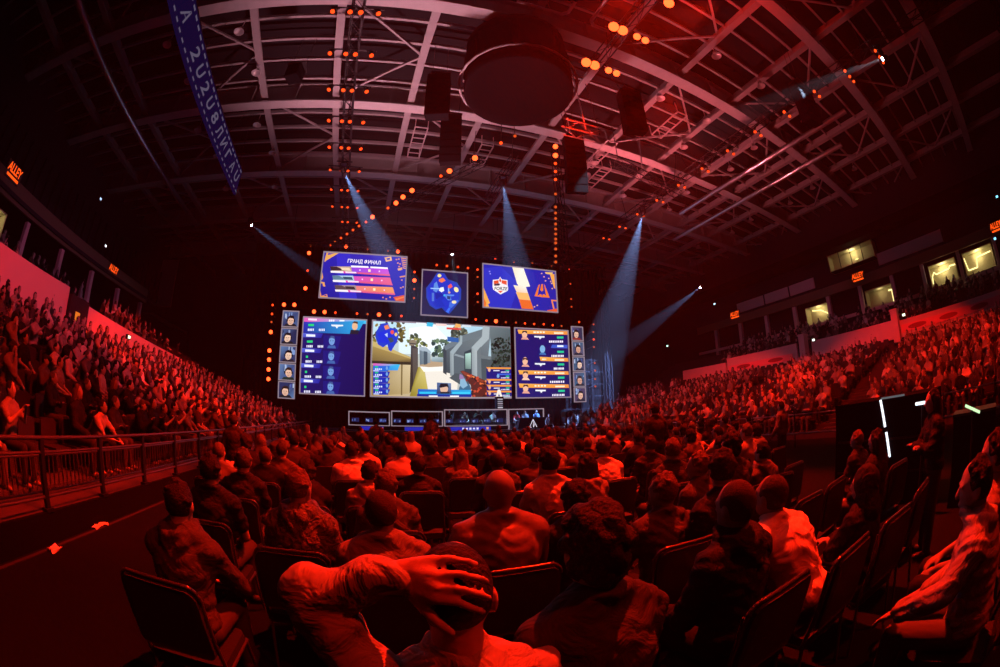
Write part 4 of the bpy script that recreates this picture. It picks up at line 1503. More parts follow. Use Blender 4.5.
TZ = 15.3
LH = TZ - .56 - CZ
truss('long black lighting truss under the roof, left of the middle', (-1.95, -9, TZ), (-1.95, 33, TZ))
truss('long black lighting truss under the roof, above the centre', (7.75, -9, TZ), (7.75, 9.6, TZ))
truss('short black truss above the centre holding a moving head', (7.2, 17.6, TZ), (7.2, 22.4, TZ), .42)
truss('long black lighting truss under the roof, far right', (17.4, -9, TZ), (17.4, 31, TZ))
truss('red lit aluminium truss hanging right of the scoreboard', tuple(on_z(564, 127, 13.2)), tuple(on_z(604, 137, 13.2)), .5, M_alu, .5)
spot('truss_light', (7.75, 9.4, 14.6), (7.8, 12.6, 13.3), 2600, RED, 46, .6)
truss('black cross truss behind the red lit truss', (11.6, 14.9, 14.6), (17.8, 16.2, 14.6), .45, M_blackmetal, .5)
truss('diagonal black truss carrying bright red lamps to the stage', (5.5, 17.6, 14.72), (-2.63, 30.4, 14.72), .35)
colx = on_y(555, 153, 17.0)
truss('vertical black truss with a column of red lamps', (colx.x, 17.0, 8.6), (colx.x, 17.0, 16.2), .34)
truss('black goal truss across the top of the screens', (-7.75, 29.2, 14.08), (19.65, 29.2, 14.08), .36)
truss('upright black truss at the left end of the screens', (-8.0, 29.3, 0), (-8.0, 29.3, 14.3), .4, M_black)
truss('upright black truss at the right end of the screens', (19.9, 29.3, 0), (19.9, 29.3, 14.3), .4, M_black)


def lamp_mesh(r, lens):
    m = MB()
    m.lathe([(r * .30, .30), (r * .75, .27), (r * .95, .10), (r * 1.05, .02), (r * 1.12, 0), (r * 1.02, -.005)], 12)
    b = m.mesh('lamp', M_blackmetal)
    m = MB()
    n = 12
    m.add([(r * math.cos(2 * pi * i / n), r * math.sin(2 * pi * i / n), .012) for i in range(n)] + [(0, 0, -.012)], [((i + 1) % n, i, n) for i in range(n)], 0, True)
    l = m.mesh('lens', lens)
    m = MB()
    for s in (-1, 1):
        m.bar((s * r * 1.15, 0, .12), (s * r * 1.15, 0, .45), .02, .05)
    m.bar((-r * 1.15, 0, .45), (r * 1.15, 0, .45), .05, .02)
    y = m.mesh('yoke', M_blackmetal)
    return b, l, y


LM = {k: lamp_mesh(r, mm) for k, (r, mm) in dict(dim=(.075, M_lens_dim), mid=(.085, M_lens), hot=(.145, M_lens_hot), big=(.20, M_lens_hot), par=(.095, M_lens)).items()}


def lamp(kind, P, target, label, group, attach=(0, 0, .26), name='stage_lamp'):
    """bracket that reaches the truss, with the housing hung on it and the lens in the housing"""
    b, l, y = LM[kind]
    P, at = Vector(P), Vector(attach)
    d = (Vector(target) - P).normalized()
    br = MB().tube((0, 0, .12), at, .02, n=6).tube(at - Vector((.05, 0, 0)), at + Vector((.05, 0, 0)), .045, n=8)
    o = br.build(name, M_blackmetal, None, P)
    h = put('housing', b, o)
    h.rotation_mode = 'QUATERNION'
    h.rotation_quaternion = (-d).to_track_quat('Z', 'Y')
    put('lens', l, h)
    if kind in ('big', 'par'):
        put('yoke', y, h)
    return tag(o, label, 'lamp', group)


AIM = (4, 2, 1)
# rows of four on the left truss, pairs on the right truss, rows of four above the centre
for k in range(9):
    yk = (.69 + .17 * k) * LH
    for i, xr in enumerate((-.215, -.165, -.135, -.085)):
        if k == 8 and i == 0:
            continue
        lamp('par' if k < 5 else 'mid', (xr * LH, yk, TZ - .56), (xr * LH + 3 * (i - 1), yk - 6, 0), 'red lamp in the rows of four on the left ceiling truss', 'lamps on the left ceiling truss')
    MB().bar((-2.95, yk, TZ - .26), (-.95, yk, TZ - .26), .05, .05).build('lamp_bar', M_blackmetal, bpy.data.objects['lighting_truss']).location = (1.95, 9, -TZ)
for k in range(12):
    yk = (-.02 + .172 * k) * LH
    for i, xr in enumerate((1.31, 1.352) + ((1.39,) if k < 2 else ())):
        lamp('mid', (xr * LH, yk, TZ - .56), (xr * LH - 8, yk - 5, 0), 'small red lamp in the pairs along the right ceiling truss', 'lamps on the right ceiling truss', (17.4 + (-.21 if i == 0 else .21) - xr * LH, .12 * (i == 2), .30))
for k, (yr, n) in enumerate(((.54, 4), (.71, 4))):
    for i, xr in enumerate((.54, .57, .62, .65)):
        lamp('big' if i < 2 else 'hot', (xr * LH, yr * LH, TZ - .56), (2 - i, -2, 0), ('%s red lamp in the bright row of four nearest the top edge', '%s red lamp in the bright row of four beside the scoreboard')[k] % ('first', 'second', 'third', 'last')[i],
             'bright lamps above the centre', (7.75 + .21 * (1 if i > 1 else -1) - xr * LH, .14 * (i % 2), .30))
q = on_z(669, 3, TZ - .56)
lamp('big', q, (3, -2, 0), 'single bright red lamp at the top edge of the picture', 'bright lamps above the centre', (7.95 - q.x, 0, .30))
# diagonal truss
for i, (px, py, kind) in enumerate(((475, 158, 'hot'), (449.5, 171, 'hot'), (441, 176, 'mid'), (412, 190.5, 'hot'), (403, 197, 'hot'), (396, 203, 'hot'), (388, 208, 'mid'), (372.5, 217, 'hot'),
                                    (366, 222, 'mid'), (359, 226, 'mid'), (353, 230, 'mid'), (347, 234, 'mid'), (341, 238, 'mid'), (335, 241.5, 'dim'), (330.5, 245, 'mid'), (501, 143, 'mid'), (515, 136, 'dim'))):
    P = on_z(px, py, 14.42)
    A0, A1 = Vector((5.5, 17.6, 14.72)), Vector((-2.63, 30.4, 14.72))
    tt = max(0, min(1, (P - A0).dot(A1 - A0) / (A1 - A0).length_squared))
    sd = (A1 - A0).normalized().cross(Vector((0, 0, 1)))
    at = A0 + (A1 - A0) * tt - P + sd * (.175 if (P - A0).dot(sd) > 0 else -.175) + Vector((0, 0, -.175))
    if at.length > 1.2:
        at = anchor(P.x, P.y) - P
    lamp(kind, P, (2, 1, 1), 'red lamp on the diagonal truss running to the stage', 'lamps on the diagonal truss', at)
# vertical column
for i, py in enumerate((146.5, 155.5, 163.5, 171.5, 179.5, 194, 207, 213, 218.5, 224, 229, 234, 239, 243, 249, 256, 262)):
    P = on_y(555.5 + .02 * i, py, 16.72)
    lamp('hot' if i in (0, 1) else ('mid' if i < 5 else 'dim'), P, (6, 0, 1), 'red lamp in the vertical column right of centre', 'lamps on the vertical truss', (colx.x - P.x, .14, 0))
# around the screens
SURR = [(309, 253, 'hot'), (310.6, 245.6, 'dim'), (346, 246.6, 'hot'), (367.6, 249, 'dim'), (388, 250.6, 'dim'), (398, 251.4, 'hot'), (307.6, 270.6, 'mid'), (305.4, 288.2, 'hot'), (272.6, 305, 'mid'),
        (284, 304.6, 'hot'), (294.4, 304.8, 'hot'), (314, 311.6, 'hot'), (324.6, 312, 'hot'), (335.4, 312.6, 'mid'), (357, 313.6, 'mid'), (367.6, 314.2, 'dim'), (379, 314.6, 'hot'), (390, 315.6, 'mid'), (401.4, 316, 'mid'),
        (272, 314, 'mid'), (271.4, 322, 'dim'), (270.8, 332, 'hot'), (269.4, 350.6, 'hot'), (269, 359.6, 'hot'), (268.6, 369.4, 'hot'), (268.4, 379, 'hot'), (414.6, 272, 'mid'), (414.4, 280.4, 'hot'), (414.2, 289, 'dim'),
        (414, 298, 'dim'), (436.8, 265, 'mid'), (447, 266, 'mid'), (458, 267, 'mid'), (468, 268, 'mid'), (495.4, 259, 'mid'), (514, 262, 'dim'), (532.4, 263, 'dim'), (551.6, 266, 'dim'), (561, 267, 'dim'), (569.6, 269, 'mid'),
        (570.4, 283.8, 'dim'), (571.2, 299, 'dim'), (571.6, 306.8, 'dim'), (477.6, 269.6, 'mid'), (477.6, 277, 'dim'), (477.6, 293.8, 'mid'), (477.8, 302, 'dim'), (475.8, 319.4, 'mid'), (486.6, 320.6, 'mid'), (496, 321.2, 'hot'),
        (506, 322.2, 'dim'), (516, 322.6, 'dim'), (525, 323.4, 'mid'), (534.2, 324, 'mid'), (543.8, 324.2, 'mid'), (552.8, 325.2, 'mid'), (561.6, 326, 'dim'), (579.2, 322, 'mid'), (593.6, 324.4, 'dim'), (593.4, 332, 'dim'),
        (593.8, 339.4, 'mid'), (594, 347, 'dim'), (594.8, 363, 'dim'), (595.2, 370.6, 'dim'), (595.2, 379, 'dim'), (595.4, 386.4, 'dim')]
for px, py, kind in SURR:
    P = on_y(px, py, 29.45)
    side = 'left half' if px < 420 else 'right half'
    lamp(kind, P, (2 if px < 420 else 7, 0, 1.5), 'red lamp mounted among the screens, %s of the wall' % side, 'lamps around the screens, ' + side, (0, .97, 0))

# moving heads with white beams
MHB = MB()
MHB.box((0, 0, .42), (.34, .3, .10))
for s in (-1, 1):
    MHB.box((s * .20, 0, .22), (.06, .14, .42))
mh_base = MHB.mesh('moving_head', M_blackmetal)
hd = MB()
hd.lathe([(.0, .22), (.13, .20), (.16, .05), (.15, -.12), (.10, -.20)], 14)
mh_head = hd.mesh('head', M_blackmetal)
ls = MB()
ls.add([(.10 * math.cos(2 * pi * i / 14), .10 * math.sin(2 * pi * i / 14), -.195) for i in range(14)], [tuple(range(13, -1, -1))])
mh_lens = ls.mesh('lens', M_white_lens)


def moving_head(P, target, label, power, angle, color=(.27, .45, 1.0), drop=None):
    P = Vector(P)
    o = put('moving_head', mh_base, None, P)
    h = put('head', mh_head, o)
    d = (Vector(target) - P).normalized()
    h.rotation_mode = 'QUATERNION'
    h.rotation_quaternion = (-d).to_track_quat('Z', 'Y')
    put('lens', mh_lens, h)
    tag(o, label, 'spotlight')
    MB().tube((0, 0, .45), (0, 0, drop) if drop else anchor(P.x, P.y) - P, .02, n=6).build('drop_pipe', M_blackmetal, o)
    if drop:
        MB().box((0, 0, drop), (.9, .06, .05)).build('clamp_bar', M_blackmetal, o)
    spot('beam_light', P + d * .22, target, power, color, angle, .25, .03)
    return o


BEAMS = [((343, 170), 14.5, on_y(425, 330, 27), 'moving head on the left ceiling truss with a slanting blue beam', 520000, 18),
         ((503, 183), 14.5, on_y(520, 288, 29.9), 'moving head above the centre with a blue beam onto the upper right screen', 520000, 15),
         ((643, 213), 14.5, Vector((18.6, 30.8, 3.0)), 'moving head on the right truss with the widest blue beam', 620000, 20),
         ((250, 224), 15.0, on_y(400, 330, 27), 'moving head far left with a faint narrow beam', 140000, 9)]
for (px, py), z, tg, lab, pw, an in BEAMS:
    moving_head(on_z(px, py, z), tg, lab, pw, an, drop=.58 if z < 14.6 else None)
moving_head(on_x(701, 287, 30.5), on_y(600, 362, 27), 'moving head at the far right wall with a narrow slanting beam', 220000, 9)
moving_head(on_z(885, 58, 14.9), (14.0, 6.0, 13.2), 'moving head near the top right corner with a thin white beam', 140000, 7, (.6, .8, 1.0))
moving_head((on_y(452, 252, 29.3).x, 29.3, on_y(452, 252, 29.3).z), on_y(460, 330, 29.0), 'small moving head right above the square middle screen', 110000, 15, (.25, .7, 1.0))

# ------------------------------------------------------------------ hung loudspeakers, scoreboard, ducts, banner


def line_array(label, top, n, w=.9, lean=.05, fwd=(-.3, -1)):
    r = empty('line_array', top)
    f = Vector((fwd[0], fwd[1], 0)).normalized()
    rz = math.atan2(f.y, f.x) + pi / 2
    p = Vector((0, 0, -.15))
    an = 0.0
    bm = MB().box((0, 0, 0), (w, .62, .33))
    bm.box((0, -.315, 0), (w * .9, .02, .26))
    me = bm.mesh('cabinet', M_black)
    for k in range(n):
        o = put('cabinet', me, r, p + Vector((0, 0, -.18)))
        o.rotation_euler = (an, 0, rz)
        p = p + Vector((-f.x * math.sin(an) * .35, -f.y * math.sin(an) * .35, -.35 * math.cos(an)))
        an += lean
    m = MB().box((0, 0, -.08), (.8, .7, .08))
    m.build('fly_frame', M_blackmetal, r)
    m = MB()
    for s in (-.3, .3):
        m.tube((s, 0, -.05), anchor(top[0], top[1]) - Vector(top) + Vector((s, 0, 0)), .012, n=5)
    m.build('chain', M_blackmetal, r)
    return tag(r, label, 'loudspeaker')


def hang(px, py, z): return on_z(px, py, z)


line_array('black curved loudspeaker array hanging left of the scoreboard, upper one', hang(440, 76, 14.6), 6)
line_array('black loudspeaker array hanging just below and right of the upper one', hang(452, 116, 14.6), 7)
line_array('black loudspeaker array right of the red lit truss', hang(627, 92, 14.6), 6)
line_array('black loudspeaker array under the red lit truss', hang(572, 137, 13.9), 8)
line_array('small black loudspeaker array among the far right roof beams', hang(796, 84, 14.6), 6)
line_array('small black loudspeaker cluster hanging at upper left', hang(298, 66, 15.0), 2, .6)

sb = empty('scoreboard', (4.75, 10.9, 13.4))
MB().lathe([(.0, .35), (1.8, .35), (2.05, .0), (2.12, .05), (2.12, .6), (1.95, .75), (2.0, .8), (2.0, 2.6), (2.1, 2.7), (2.1, 3.0), (.0, 3.0)], 32).build('drum', M_black, sb)
for k in range(8):
    t = 2 * pi * k / 8
    MB().box((2.0 * math.cos(t), 2.0 * math.sin(t), 1.7), (.1, 1.4, 1.5), Matrix.Rotation(t, 3, 'Z')).build('panel', M_black, sb)
m = MB()
for k in range(24):
    t, t2 = 2 * pi * k / 24, 2 * pi * (k + 1) / 24
    m.tube((2.32 * math.cos(t), 2.32 * math.sin(t), .5), (2.32 * math.cos(t2), 2.32 * math.sin(t2), .5), .05, n=6)
m.build('ring_rail', M_steel2, sb)
for k in range(6):
    t = 2 * pi * k / 6
    MB().tube((1.6 * math.cos(t), 1.6 * math.sin(t), 3.0), (1.6 * math.cos(t), 1.6 * math.sin(t), arch(5.4) + .55 - 13.4), .03, n=5).build('cable', M_blackmetal, sb)
tag(sb, 'big dark round scoreboard pulled up under the roof', 'scoreboard')
# two steel cables lit red and straight fluorescent bars
for (a, b, lab) in (((571, 60), (586, 122), 'straight red lit hoist cable left of the loudspeakers'), ((643, 92), (657, 146), 'straight red lit hoist cable right of the loudspeakers')):
    B = on_z(*b, 14.5)
    B = on_z(586, 130, 13.4) if b[0] < 600 else Vector((14.2, 15.45, 14.75))
    tag(MB().tube(anchor(B.x, B.y), B, .03, n=6).build('hoist_cable', M_alu), lab, 'cable')


def duct(label, pts, r=.22):
    m = MB().path([Vector(p) for p in pts], r, 14)
    o = m.build('air_duct', M_duct)
    L = Vector(pts[1]) - Vector(pts[0])
    n = int(L.length / 1.4)
    for k in range(1, n):
        c = Vector(pts[0]) + L * (k / n)
        dd = L.normalized() * .04
        MB().tube(c - dd, c + dd, r * 1.08, n=14).build('duct_collar', M_duct, o)
    for k in range(0, n + 1):
        c = Vector(pts[0]) + L * ((k + .5) / (n + 1))
        MB().tube(c, anchor(c.x, c.y), .012, n=5).build('hanger', M_blackmetal, o)
    return tag(o, label, 'duct')


duct('long silver air duct under the roof at far left', [(-15.3, 2, 15.75), (-15.3, 30, 15.75)], .20)
duct('silver air duct under the roof at right, inner one', [(21.6, 4, 15.9), (21.6, 20, 15.9)], .16)
duct('silver air duct under the roof at right, outer one', [(24.4, 6, 15.8), (24.4, 24, 15.8)], .16)
duct('bent silver pipe near the top edge left of the bright lamps', [(3.7, 8.0, 15.9), (5.5, 8.0, 15.9), (5.7, 7.8, 15.9), (5.7, 7.2, 15.9)], .07)
duct('bent silver pipe beside the bright lamps', [(7.6, 8.0, 15.9), (6.9, 8.0, 15.9), (6.7, 7.8, 15.9), (6.7, 6.2, 15.9)], .07)
duct('short silver pipe above the square middle screen', [(12.4, 18.4, 15.9), (13.0, 20.8, 15.9)], .13)
# unlit bowl floodlights between the beams
bowl = MB().lathe([(.02, .30), (.10, .28), (.16, .12), (.26, 0), (.24, 0), (.14, .11), (0, .14)], 14)
bowl.tube((0, 0, .28), (0, 0, .90), .02, n=6)
bme = bowl.mesh('bowl_floodlight', mat('lamp_bowl', hexc('bdb6b8'), .35, metal=.4))
for x in (-7.0, -10.8, 12.8, 16.2, 20.6, 24.6, 28.4):
    for y in PURLINS[6::2]:
        if y < 27 and in_view((x, y, 15.9)) and not (0 < x < 9 and y < 18) and abs(x - 24.4) > .5:
            o = put('bowl_floodlight', bme, None, (x + .3 * math.sin(y), y, arch(x) - .30))
            tag(o, 'unlit bowl floodlight hanging between the roof beams', 'floodlight', 'unlit bowl floodlights under the roof')

# hanging ribbon banner
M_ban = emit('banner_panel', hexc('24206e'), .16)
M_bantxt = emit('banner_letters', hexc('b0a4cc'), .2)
bx, bz0, bz1, by0, by1 = -8.3, 13.05, 14.65, 4.0, 20.2
bn = MB().box((bx, (by0 + by1) / 2, (bz0 + bz1) / 2), (.12, by1 - by0, bz1 - bz0)).build('ribbon_banner', M_ban)
for i, ch in enumerate('ЛИГА 2U2U8ЛИГАU'):
    if ch == ' ':
        continue
    vs, fs, asp = text_polys(ch)
    y0 = by0 + .5 + 1.05 * i
    m = MB()
    m.add([(bx + .066, y0 + .62 * u + .30 * (v - .5), bz0 + .45 + .72 * v) for u, v in vs], fs)
    m.build('letter', M_bantxt, bn)
for k in range(30):
    MB().box((bx + .064, by0 + .3 + .54 * k, bz1 - .17), (.01, .30, .10)).build('print_dash', M_bantxt, bn)
    MB().box((bx + .064, by0 + .4 + .54 * k, bz0 + .17), (.01, .26, .08)).build('print_dash', M_bantxt, bn)
MB().box((bx, (by0 + by1) / 2, bz1 + .03), (.16, by1 - by0, .06)).build('top_rail', M_blackmetal, bn)
for k in range(6):
    y = by0 + .5 + 3 * k
    MB().tube((bx, y, bz1), anchor(bx, y), .012, n=5).build('wire', M_blackmetal, bn)
tag(bn, 'long dark blue ribbon banner with white letters hanging at left', 'banner')


# red lettered signs on the fascia bands
def sign(px, py, x, label):
    q = on_x(px, py, x)
    f = -1 if x > 0 else 1
    r = MB().box((0, 0, 0), (.08, 1.3, .72)).build('red_sign', M_olive, None, (x, q.y, q.z))
    vs, fs, asp = text_polys('ALLEY', .1)
    m = MB()
    m.add([(f * .045, (u - .5) * 1.2 * f, -.08 + .40 * v) for u, v in vs], fs)
    m.build('letters', M_sign, r)
    m = MB()
    for k in range(6):
        m.box((f * .046, (k - 2.5) * .17, -.23), (.006, .17, .11))
    m.build('small_line', M_sign, r)
    tag(r, label, 'sign', 'red signs on the fascia')


sign(14, 173, -17.09, 'red lettered sign on the left fascia, nearest the left edge')
sign(113, 271, -17.09, 'red lettered sign on the left fascia, towards the stage')
sign(735, 315, 32.17, 'orange red lettered sign on the right fascia, nearest the stage')
sign(858, 277, 32.17, 'red lettered sign in the middle of the right fascia')
sign(996, 227, 32.17, 'red lettered sign on the right fascia at the picture edge')

# advert boards on the parapets
for i, (x, y0, y1, z0, z1, lab, slope) in enumerate(((27.46, -9, 6.2, 4.25, 4.72, 'pink advert board with oval shapes under the right parapet', 0), (27.46, 15.6, 22.2, 4.15, 4.6, 'pink advert board under the far right parapet', 0),
                                                     (-13.12, 27.0, 31.0, 3.55, 4.0, 'pink advert board at the stage end of the left parapet', 0))):
    f = -1 if x > 0 else 1
    o = MB().box((x, (y0 + y1) / 2, (z0 + z1) / 2), (.06, y1 - y0, z1 - z0)).build('advert_board', mat('advert_board', hexc('e08c98'), .5))
    n = max(2, int((y1 - y0) / 2.4))
    for k in range(n):
        m = MB()
        yc = y0 + (y1 - y0) * (k + .5) / n
        m.add([(x + f * .034, yc + .75 * math.cos(t), (z0 + z1) / 2 + .15 * math.sin(t)) for t in (2 * pi * j / 16 for j in range(16))], [tuple(range(16))])
        m.build('oval_print', mat('advert_print', hexc('94303c'), .6), o)
    tag(o, lab, 'advert board')

# small safety lights
for px, py, x, colr, lab in ((668, 346, 27.3, (.5, 1, .8), 'tiny green exit light beside the far right doorway'), (715, 304, 32.83, (.5, .9, 1), 'tiny white green light above the right fascia'),
                             (904, 315, 27.2, (.8, 1, .7), 'tiny pale light on the right pier'), (814, 340, 27.3, (.8, 1, .8), 'tiny pale light at the end of the right parapet'),
                             (997, 197, 34.44, (.2, .7, 1), 'tiny blue light under the cornice at right edge'), (995, 239, 32.15, (.2, .6, 1), 'tiny blue light below the right edge sign'),
                             (105, 246, -21.3, (.85, .9, 1), 'small white light on the left fascia'), (100, 199, -20, (.3, .4, .6), 'tiny dim blue light high on the left wall'),
                             (128, 337, -12.2, (.8, 1, .6), 'tiny phone light held among the left stand rows')):
    q = on_x(px, py, x)
    o = MB().box((0, 0, 0), (.16, .30, .22)).build('safety_light', M_blackmetal, None, q)
    f = -1 if x > 0 else 1
    MB().box((f * .085, 0, 0), (.02, .22, .14)).build('glow_plate', emit('safety_%d_%d' % (px, py), colr, 2.5), o)
    tag(o, lab, 'light')
# ------------------------------------------------------------------ railings
M_chairtube = mat('chair_tube', hexc('5a5456'), .3, metal=.6)
rl = empty('railing', (-3.72, 0, 0))
for z, r in ((1.12, .024), (.97, .018), (.50, .02)):
    MB().tube((0, -3.5, z), (0, 30.5, z), r, n=8).build('rail', mat('rail_metal', hexc('4c474b'), .4, metal=.5), rl)
for k in range(26):
    y = -3.2 + 1.32 * k
    MB().box((0, y, .72), (.05, .07, .80)).box((0, y, .36), (.10, .14, .04)).build('post', M_blackmetal, rl)
tag(rl, 'dark metal railing along the foot of the left stand', 'railing')
fn = empty('barrier_fence', (-4.12, 0, .34))
for z in (.10, .52):
    MB().tube((0, -3, z), (0, 30, z), .015, n=6).build('rail', M_chairtube, fn)
m = MB()
for k in range(330):
    m.box((0, -3 + .1 * k, .31), (.016, .016, .42))
o = m.build('balusters', M_chairtube, fn)
o['kind'] = 'stuff'
tag(fn, 'low barred fence behind the left railing', 'fence')
rr = empty('railing', (12.0, 0, 0))
for z, r in ((1.05, .02), (.46, .03)):
    MB().tube((0, -8, z), (0, 18.2, z), r, n=8).build('rail', M_alu, rr)
for k in range(15):
    MB().tube((0, -7.5 + 1.8 * k, 0), (0, -7.5 + 1.8 * k, 1.07), .025, n=6).build('post', M_blackmetal, rr)
tag(rr, 'pale rail on thin posts along the foot of the right stand', 'railing')

# ------------------------------------------------------------------ chairs
M_chair = mat('chair_fabric', hexc('1b191c'), .75, bump=.2, nscale=60)


def rounded(w, h, r, n=5):
    pts = []
    for cx, cy, a0 in ((w / 2 - r, h - r, 0), (-w / 2 + r, h - r, pi / 2), (-w / 2 + r * .5, r * .5, pi), (w / 2 - r * .5, r * .5, 3 * pi / 2)):
        rr_ = r if cy > h / 2 else r * .5
        for i in range(n + 1):
            t = a0 + pi / 2 * i / n
            pts.append((cx + rr_ * math.cos(t), cy + rr_ * math.sin(t)))
    return pts


def slab_xz(m, pts, y0, y1, bend=.0):
    n = len(pts)
    f = lambda x: -bend * (1 - (x / .23) ** 2)
    vs = [(x, y0 + f(x), z) for x, z in pts] + [(x, y1 + f(x), z) for x, z in pts]
    m.add(vs, [tuple(range(n - 1, -1, -1))[::-1], tuple(range(n, 2 * n))[::-1]] + [(i, n + i, n + (i + 1) % n, (i + 1) % n) for i in range(n)])


CH = {}
m = MB(); slab_xz(m, rounded(.44, .40, .07), -.025, .025, .03); CH['backrest'] = m.mesh('backrest', M_chair)
m = MB()
pts = rounded(.46, .42, .075)
for (a, b), (c, d) in zip(pts, pts[1:]):
    if b > .12 or d > .12:
        fx = lambda x: -.03 * (1 - (x / .23) ** 2)
        m.tube((a, fx(a), b), (c, fx(c), d), .011, n=6)
CH['back_rim'] = m.mesh('back_rim', M_chairtube)
m = MB()
sp = rounded(.46, .45, .06)
n = len(sp)
m.add([(x, y - .22, .375) for x, y in sp] + [(x * .97, (y - .22) * .97, .43) for x, y in sp], [tuple(range(n))[::-1], tuple(range(n, 2 * n))] + [(i, (i + 1) % n, n + (i + 1) % n, n + i) for i in range(n)])
CH['seat'] = m.mesh('seat', M_chair)
LEGS = []
for sx in (-1, 1):
    m = MB().path([(sx * .22, .20, .38), (sx * .235, .24, .011)], .011, 6); LEGS.append(m.mesh('leg', M_chairtube))
    m = MB().path([(sx * .22, -.20, .38), (sx * .235, -.27, .011)], .011, 6); LEGS.append(m.mesh('leg', M_chairtube))
m = MB()
for sx in (-1, 1):
    m.path([(sx * .23, .20, .375), (sx * .23, -.20, .375), (sx * .225, -.23, .58), (sx * .22, -.25, .84)], .012, 6)
m.path([(-.22, -.20, .365), (.22, -.20, .365)], .011, 6)
CH['frame'] = m.mesh('frame', M_chairtube)
chair_low = MB()
slab_xz(chair_low, [(x, z + .50) for x, z in rounded(.44, .40, .07, 2)], -.27, -.22)
chair_low.box((0, 0, .40), (.46, .44, .05))
for sx in (-1, 1):
    for sy in (-1, 1):
        chair_low.bar((sx * .22, sy * .2, 0), (sx * .22, sy * .2, .38), .02, .02)

CHAIRS = []


def chair(x, y, rz, label, group=None, detail=True):
    for a, b in CHAIRS:
        if abs(a - x) < .485 and abs(b - y) < .50:
            return None
    CHAIRS.append((x, y))
    r = put('conference_chair', CH['seat'], None, (x, y, 0), rz)
    b = put('backrest', CH['backrest'], r, (0, -.235, .50))
    b.rotation_euler = (.10, 0, 0)
    k = put('back_rim', CH['back_rim'], b, (0, 0, -.005))
    put('frame', CH['frame'], r)
    for me in LEGS:
        put('leg', me, r)
    return tag(r, label, 'chair', group)


# ------------------------------------------------------------------ the audience on the floor
NEAR_V = .0125
VAR = {}


def near(key, **kw):
    if key not in VAR:
        VAR[key] = meshes_of(Fig(**kw), NEAR_V, 3)
    return VAR[key]


TAKEN = []


def seat_near(px, py, d, V, label, rz=0.0, shirt=None, hair=None, skin=None, top='shirt', ch=True, chlabel=None, trousers=None):
    P = CO + ray(px, py) * d
    h = V['fig'].head
    s = max(.90, min(1.12, P.z / h.z))
    R = rot_z(rz)
    o = R @ Vector((h.x, h.y, 0)) * s
    loc = (P.x - o.x, P.y - o.y, 0)
    person(V, loc, rz, label, None, s, shirt, hair, skin, True, trousers, top)
    TAKEN.append((loc[0], loc[1]))
    if ch:
        chair(loc[0], loc[1] + .01, rz + random.uniform(-.04, .04), chlabel or 'black conference chair under a spectator in the near floor rows', None if chlabel else 'occupied chairs in the near floor rows')


g = grey_cloth
near('buzz', lean=4, hair='buzz', sleeve='long', fat=1.04)
near('bald_jacket', lean=3, hair='none', sleeve='long', fat=1.18, arm_r='cross', arm_l='cross')
near('bushy', lean=6, hair='bushy', sleeve='short', fat=1.02, hyaw=-6)
near('hoodie', lean=6, hair='short', sleeve='long', hood=True, hyaw=-18)
near('hoodie_fwd', lean=12, hair='short', sleeve='long', hood=True, arm_r='knees', arm_l='knees')
near('tee', lean=2, hair='short', sleeve='short')
near('tee_turn', lean=4, hair='short', sleeve='short', hyaw=26, fat=1.05)
near('bend', lean=27, hair='buzz', sleeve='short', fat=1.16, arm_r='knees', arm_l='knees', hpitch=-18, tilt=-10)
near('hood_up', lean=4, hair='hood_up', sleeve='long', arm_r='cross', arm_l='cross', hyaw=20)
near('behind', lean=6, hair='short', sleeve='short', arm_r='lap', arm_l='chin', hyaw=14, tilt=-6)
near('long', lean=4, hair='long', sleeve='long', fat=.92)

seat_near(499, 491, 2.35, VAR['bald_jacket'], 'bald man in a creased leather jacket, back turned, middle of the near rows', 0, M_leather, top='jacket')
seat_near(594, 548, 1.22, VAR['bushy'], 'nearest spectator with thick tousled dark hair and dark t-shirt', .1, g(.20), M_hair_dark)
seat_near(381, 512, 2.15, VAR['buzz'], 'shaven-headed man in a grey top behind the raised arm', 0, g(.46), M_hair_buzz)
seat_near(735, 506, 1.95, near('buzz_hood', lean=5, hair='buzz', sleeve='long', hood=True, fat=1.02), 'man with cropped hair in a black hooded top beside the white t-shirt', .0, g(.09), M_hair_buzz, top='hoodie')
seat_near(771, 496, 2.4, VAR['bend'], 'man in a bright white t-shirt bending forward, right of the near rows', -.05, g(.92, .8, .6, 6), M_hair_buzz)
seat_near(663, 491, 2.68, VAR['tee_turn'], 'short-haired man in a dark reddish shirt facing half right', -.15, g(.30), M_hair_light)
seat_near(574, 499, 2.7, near('bushy2', lean=10, hair='bushy', sleeve='long'), 'dark-haired head just above the nearest tousled spectator', 0, g(.12), M_hair_dark)
seat_near(299, 487, 2.7, VAR['hoodie'], 'man in a patterned hooded jacket looking right, left of centre', -.1, g(.40, .5, 1.0, 16), M_hair_light, top='hoodie')
seat_near(180, 503, 2.3, VAR['hoodie_fwd'], 'man in a dark hooded top at the left end of the near row', 0, g(.26), M_hair_dark, top='hoodie')
seat_near(211, 470, 3.25, VAR['tee'], 'short-haired man in a plain black t-shirt near the left aisle', 0, g(.10), M_hair_dark)
seat_near(243, 461, 4.1, near('tee_l', lean=6, hair='short', sleeve='short', hyaw=24), 'man in black behind the left black t-shirt, face half turned', 0, g(.12))
seat_near(418, 466, 4.6, near('tee_wide', lean=2, hair='short', sleeve='short', fat=1.15), 'broad man in a black t-shirt with small shoulder mark, centre left', 0, g(.11), M_hair_dark)
seat_near(548, 462, 3.6, VAR['behind'], 'man in a pale shirt leaning on his left arm', 0, g(.72), M_hair_dark)
seat_near(586, 466, 4.1, near('hood_st', lean=7, hair='long', sleeve='long', hood=True), 'long-haired spectator in a striped hooded top, centre right', .1, g(.48), M_hair_dark, top='hoodie')
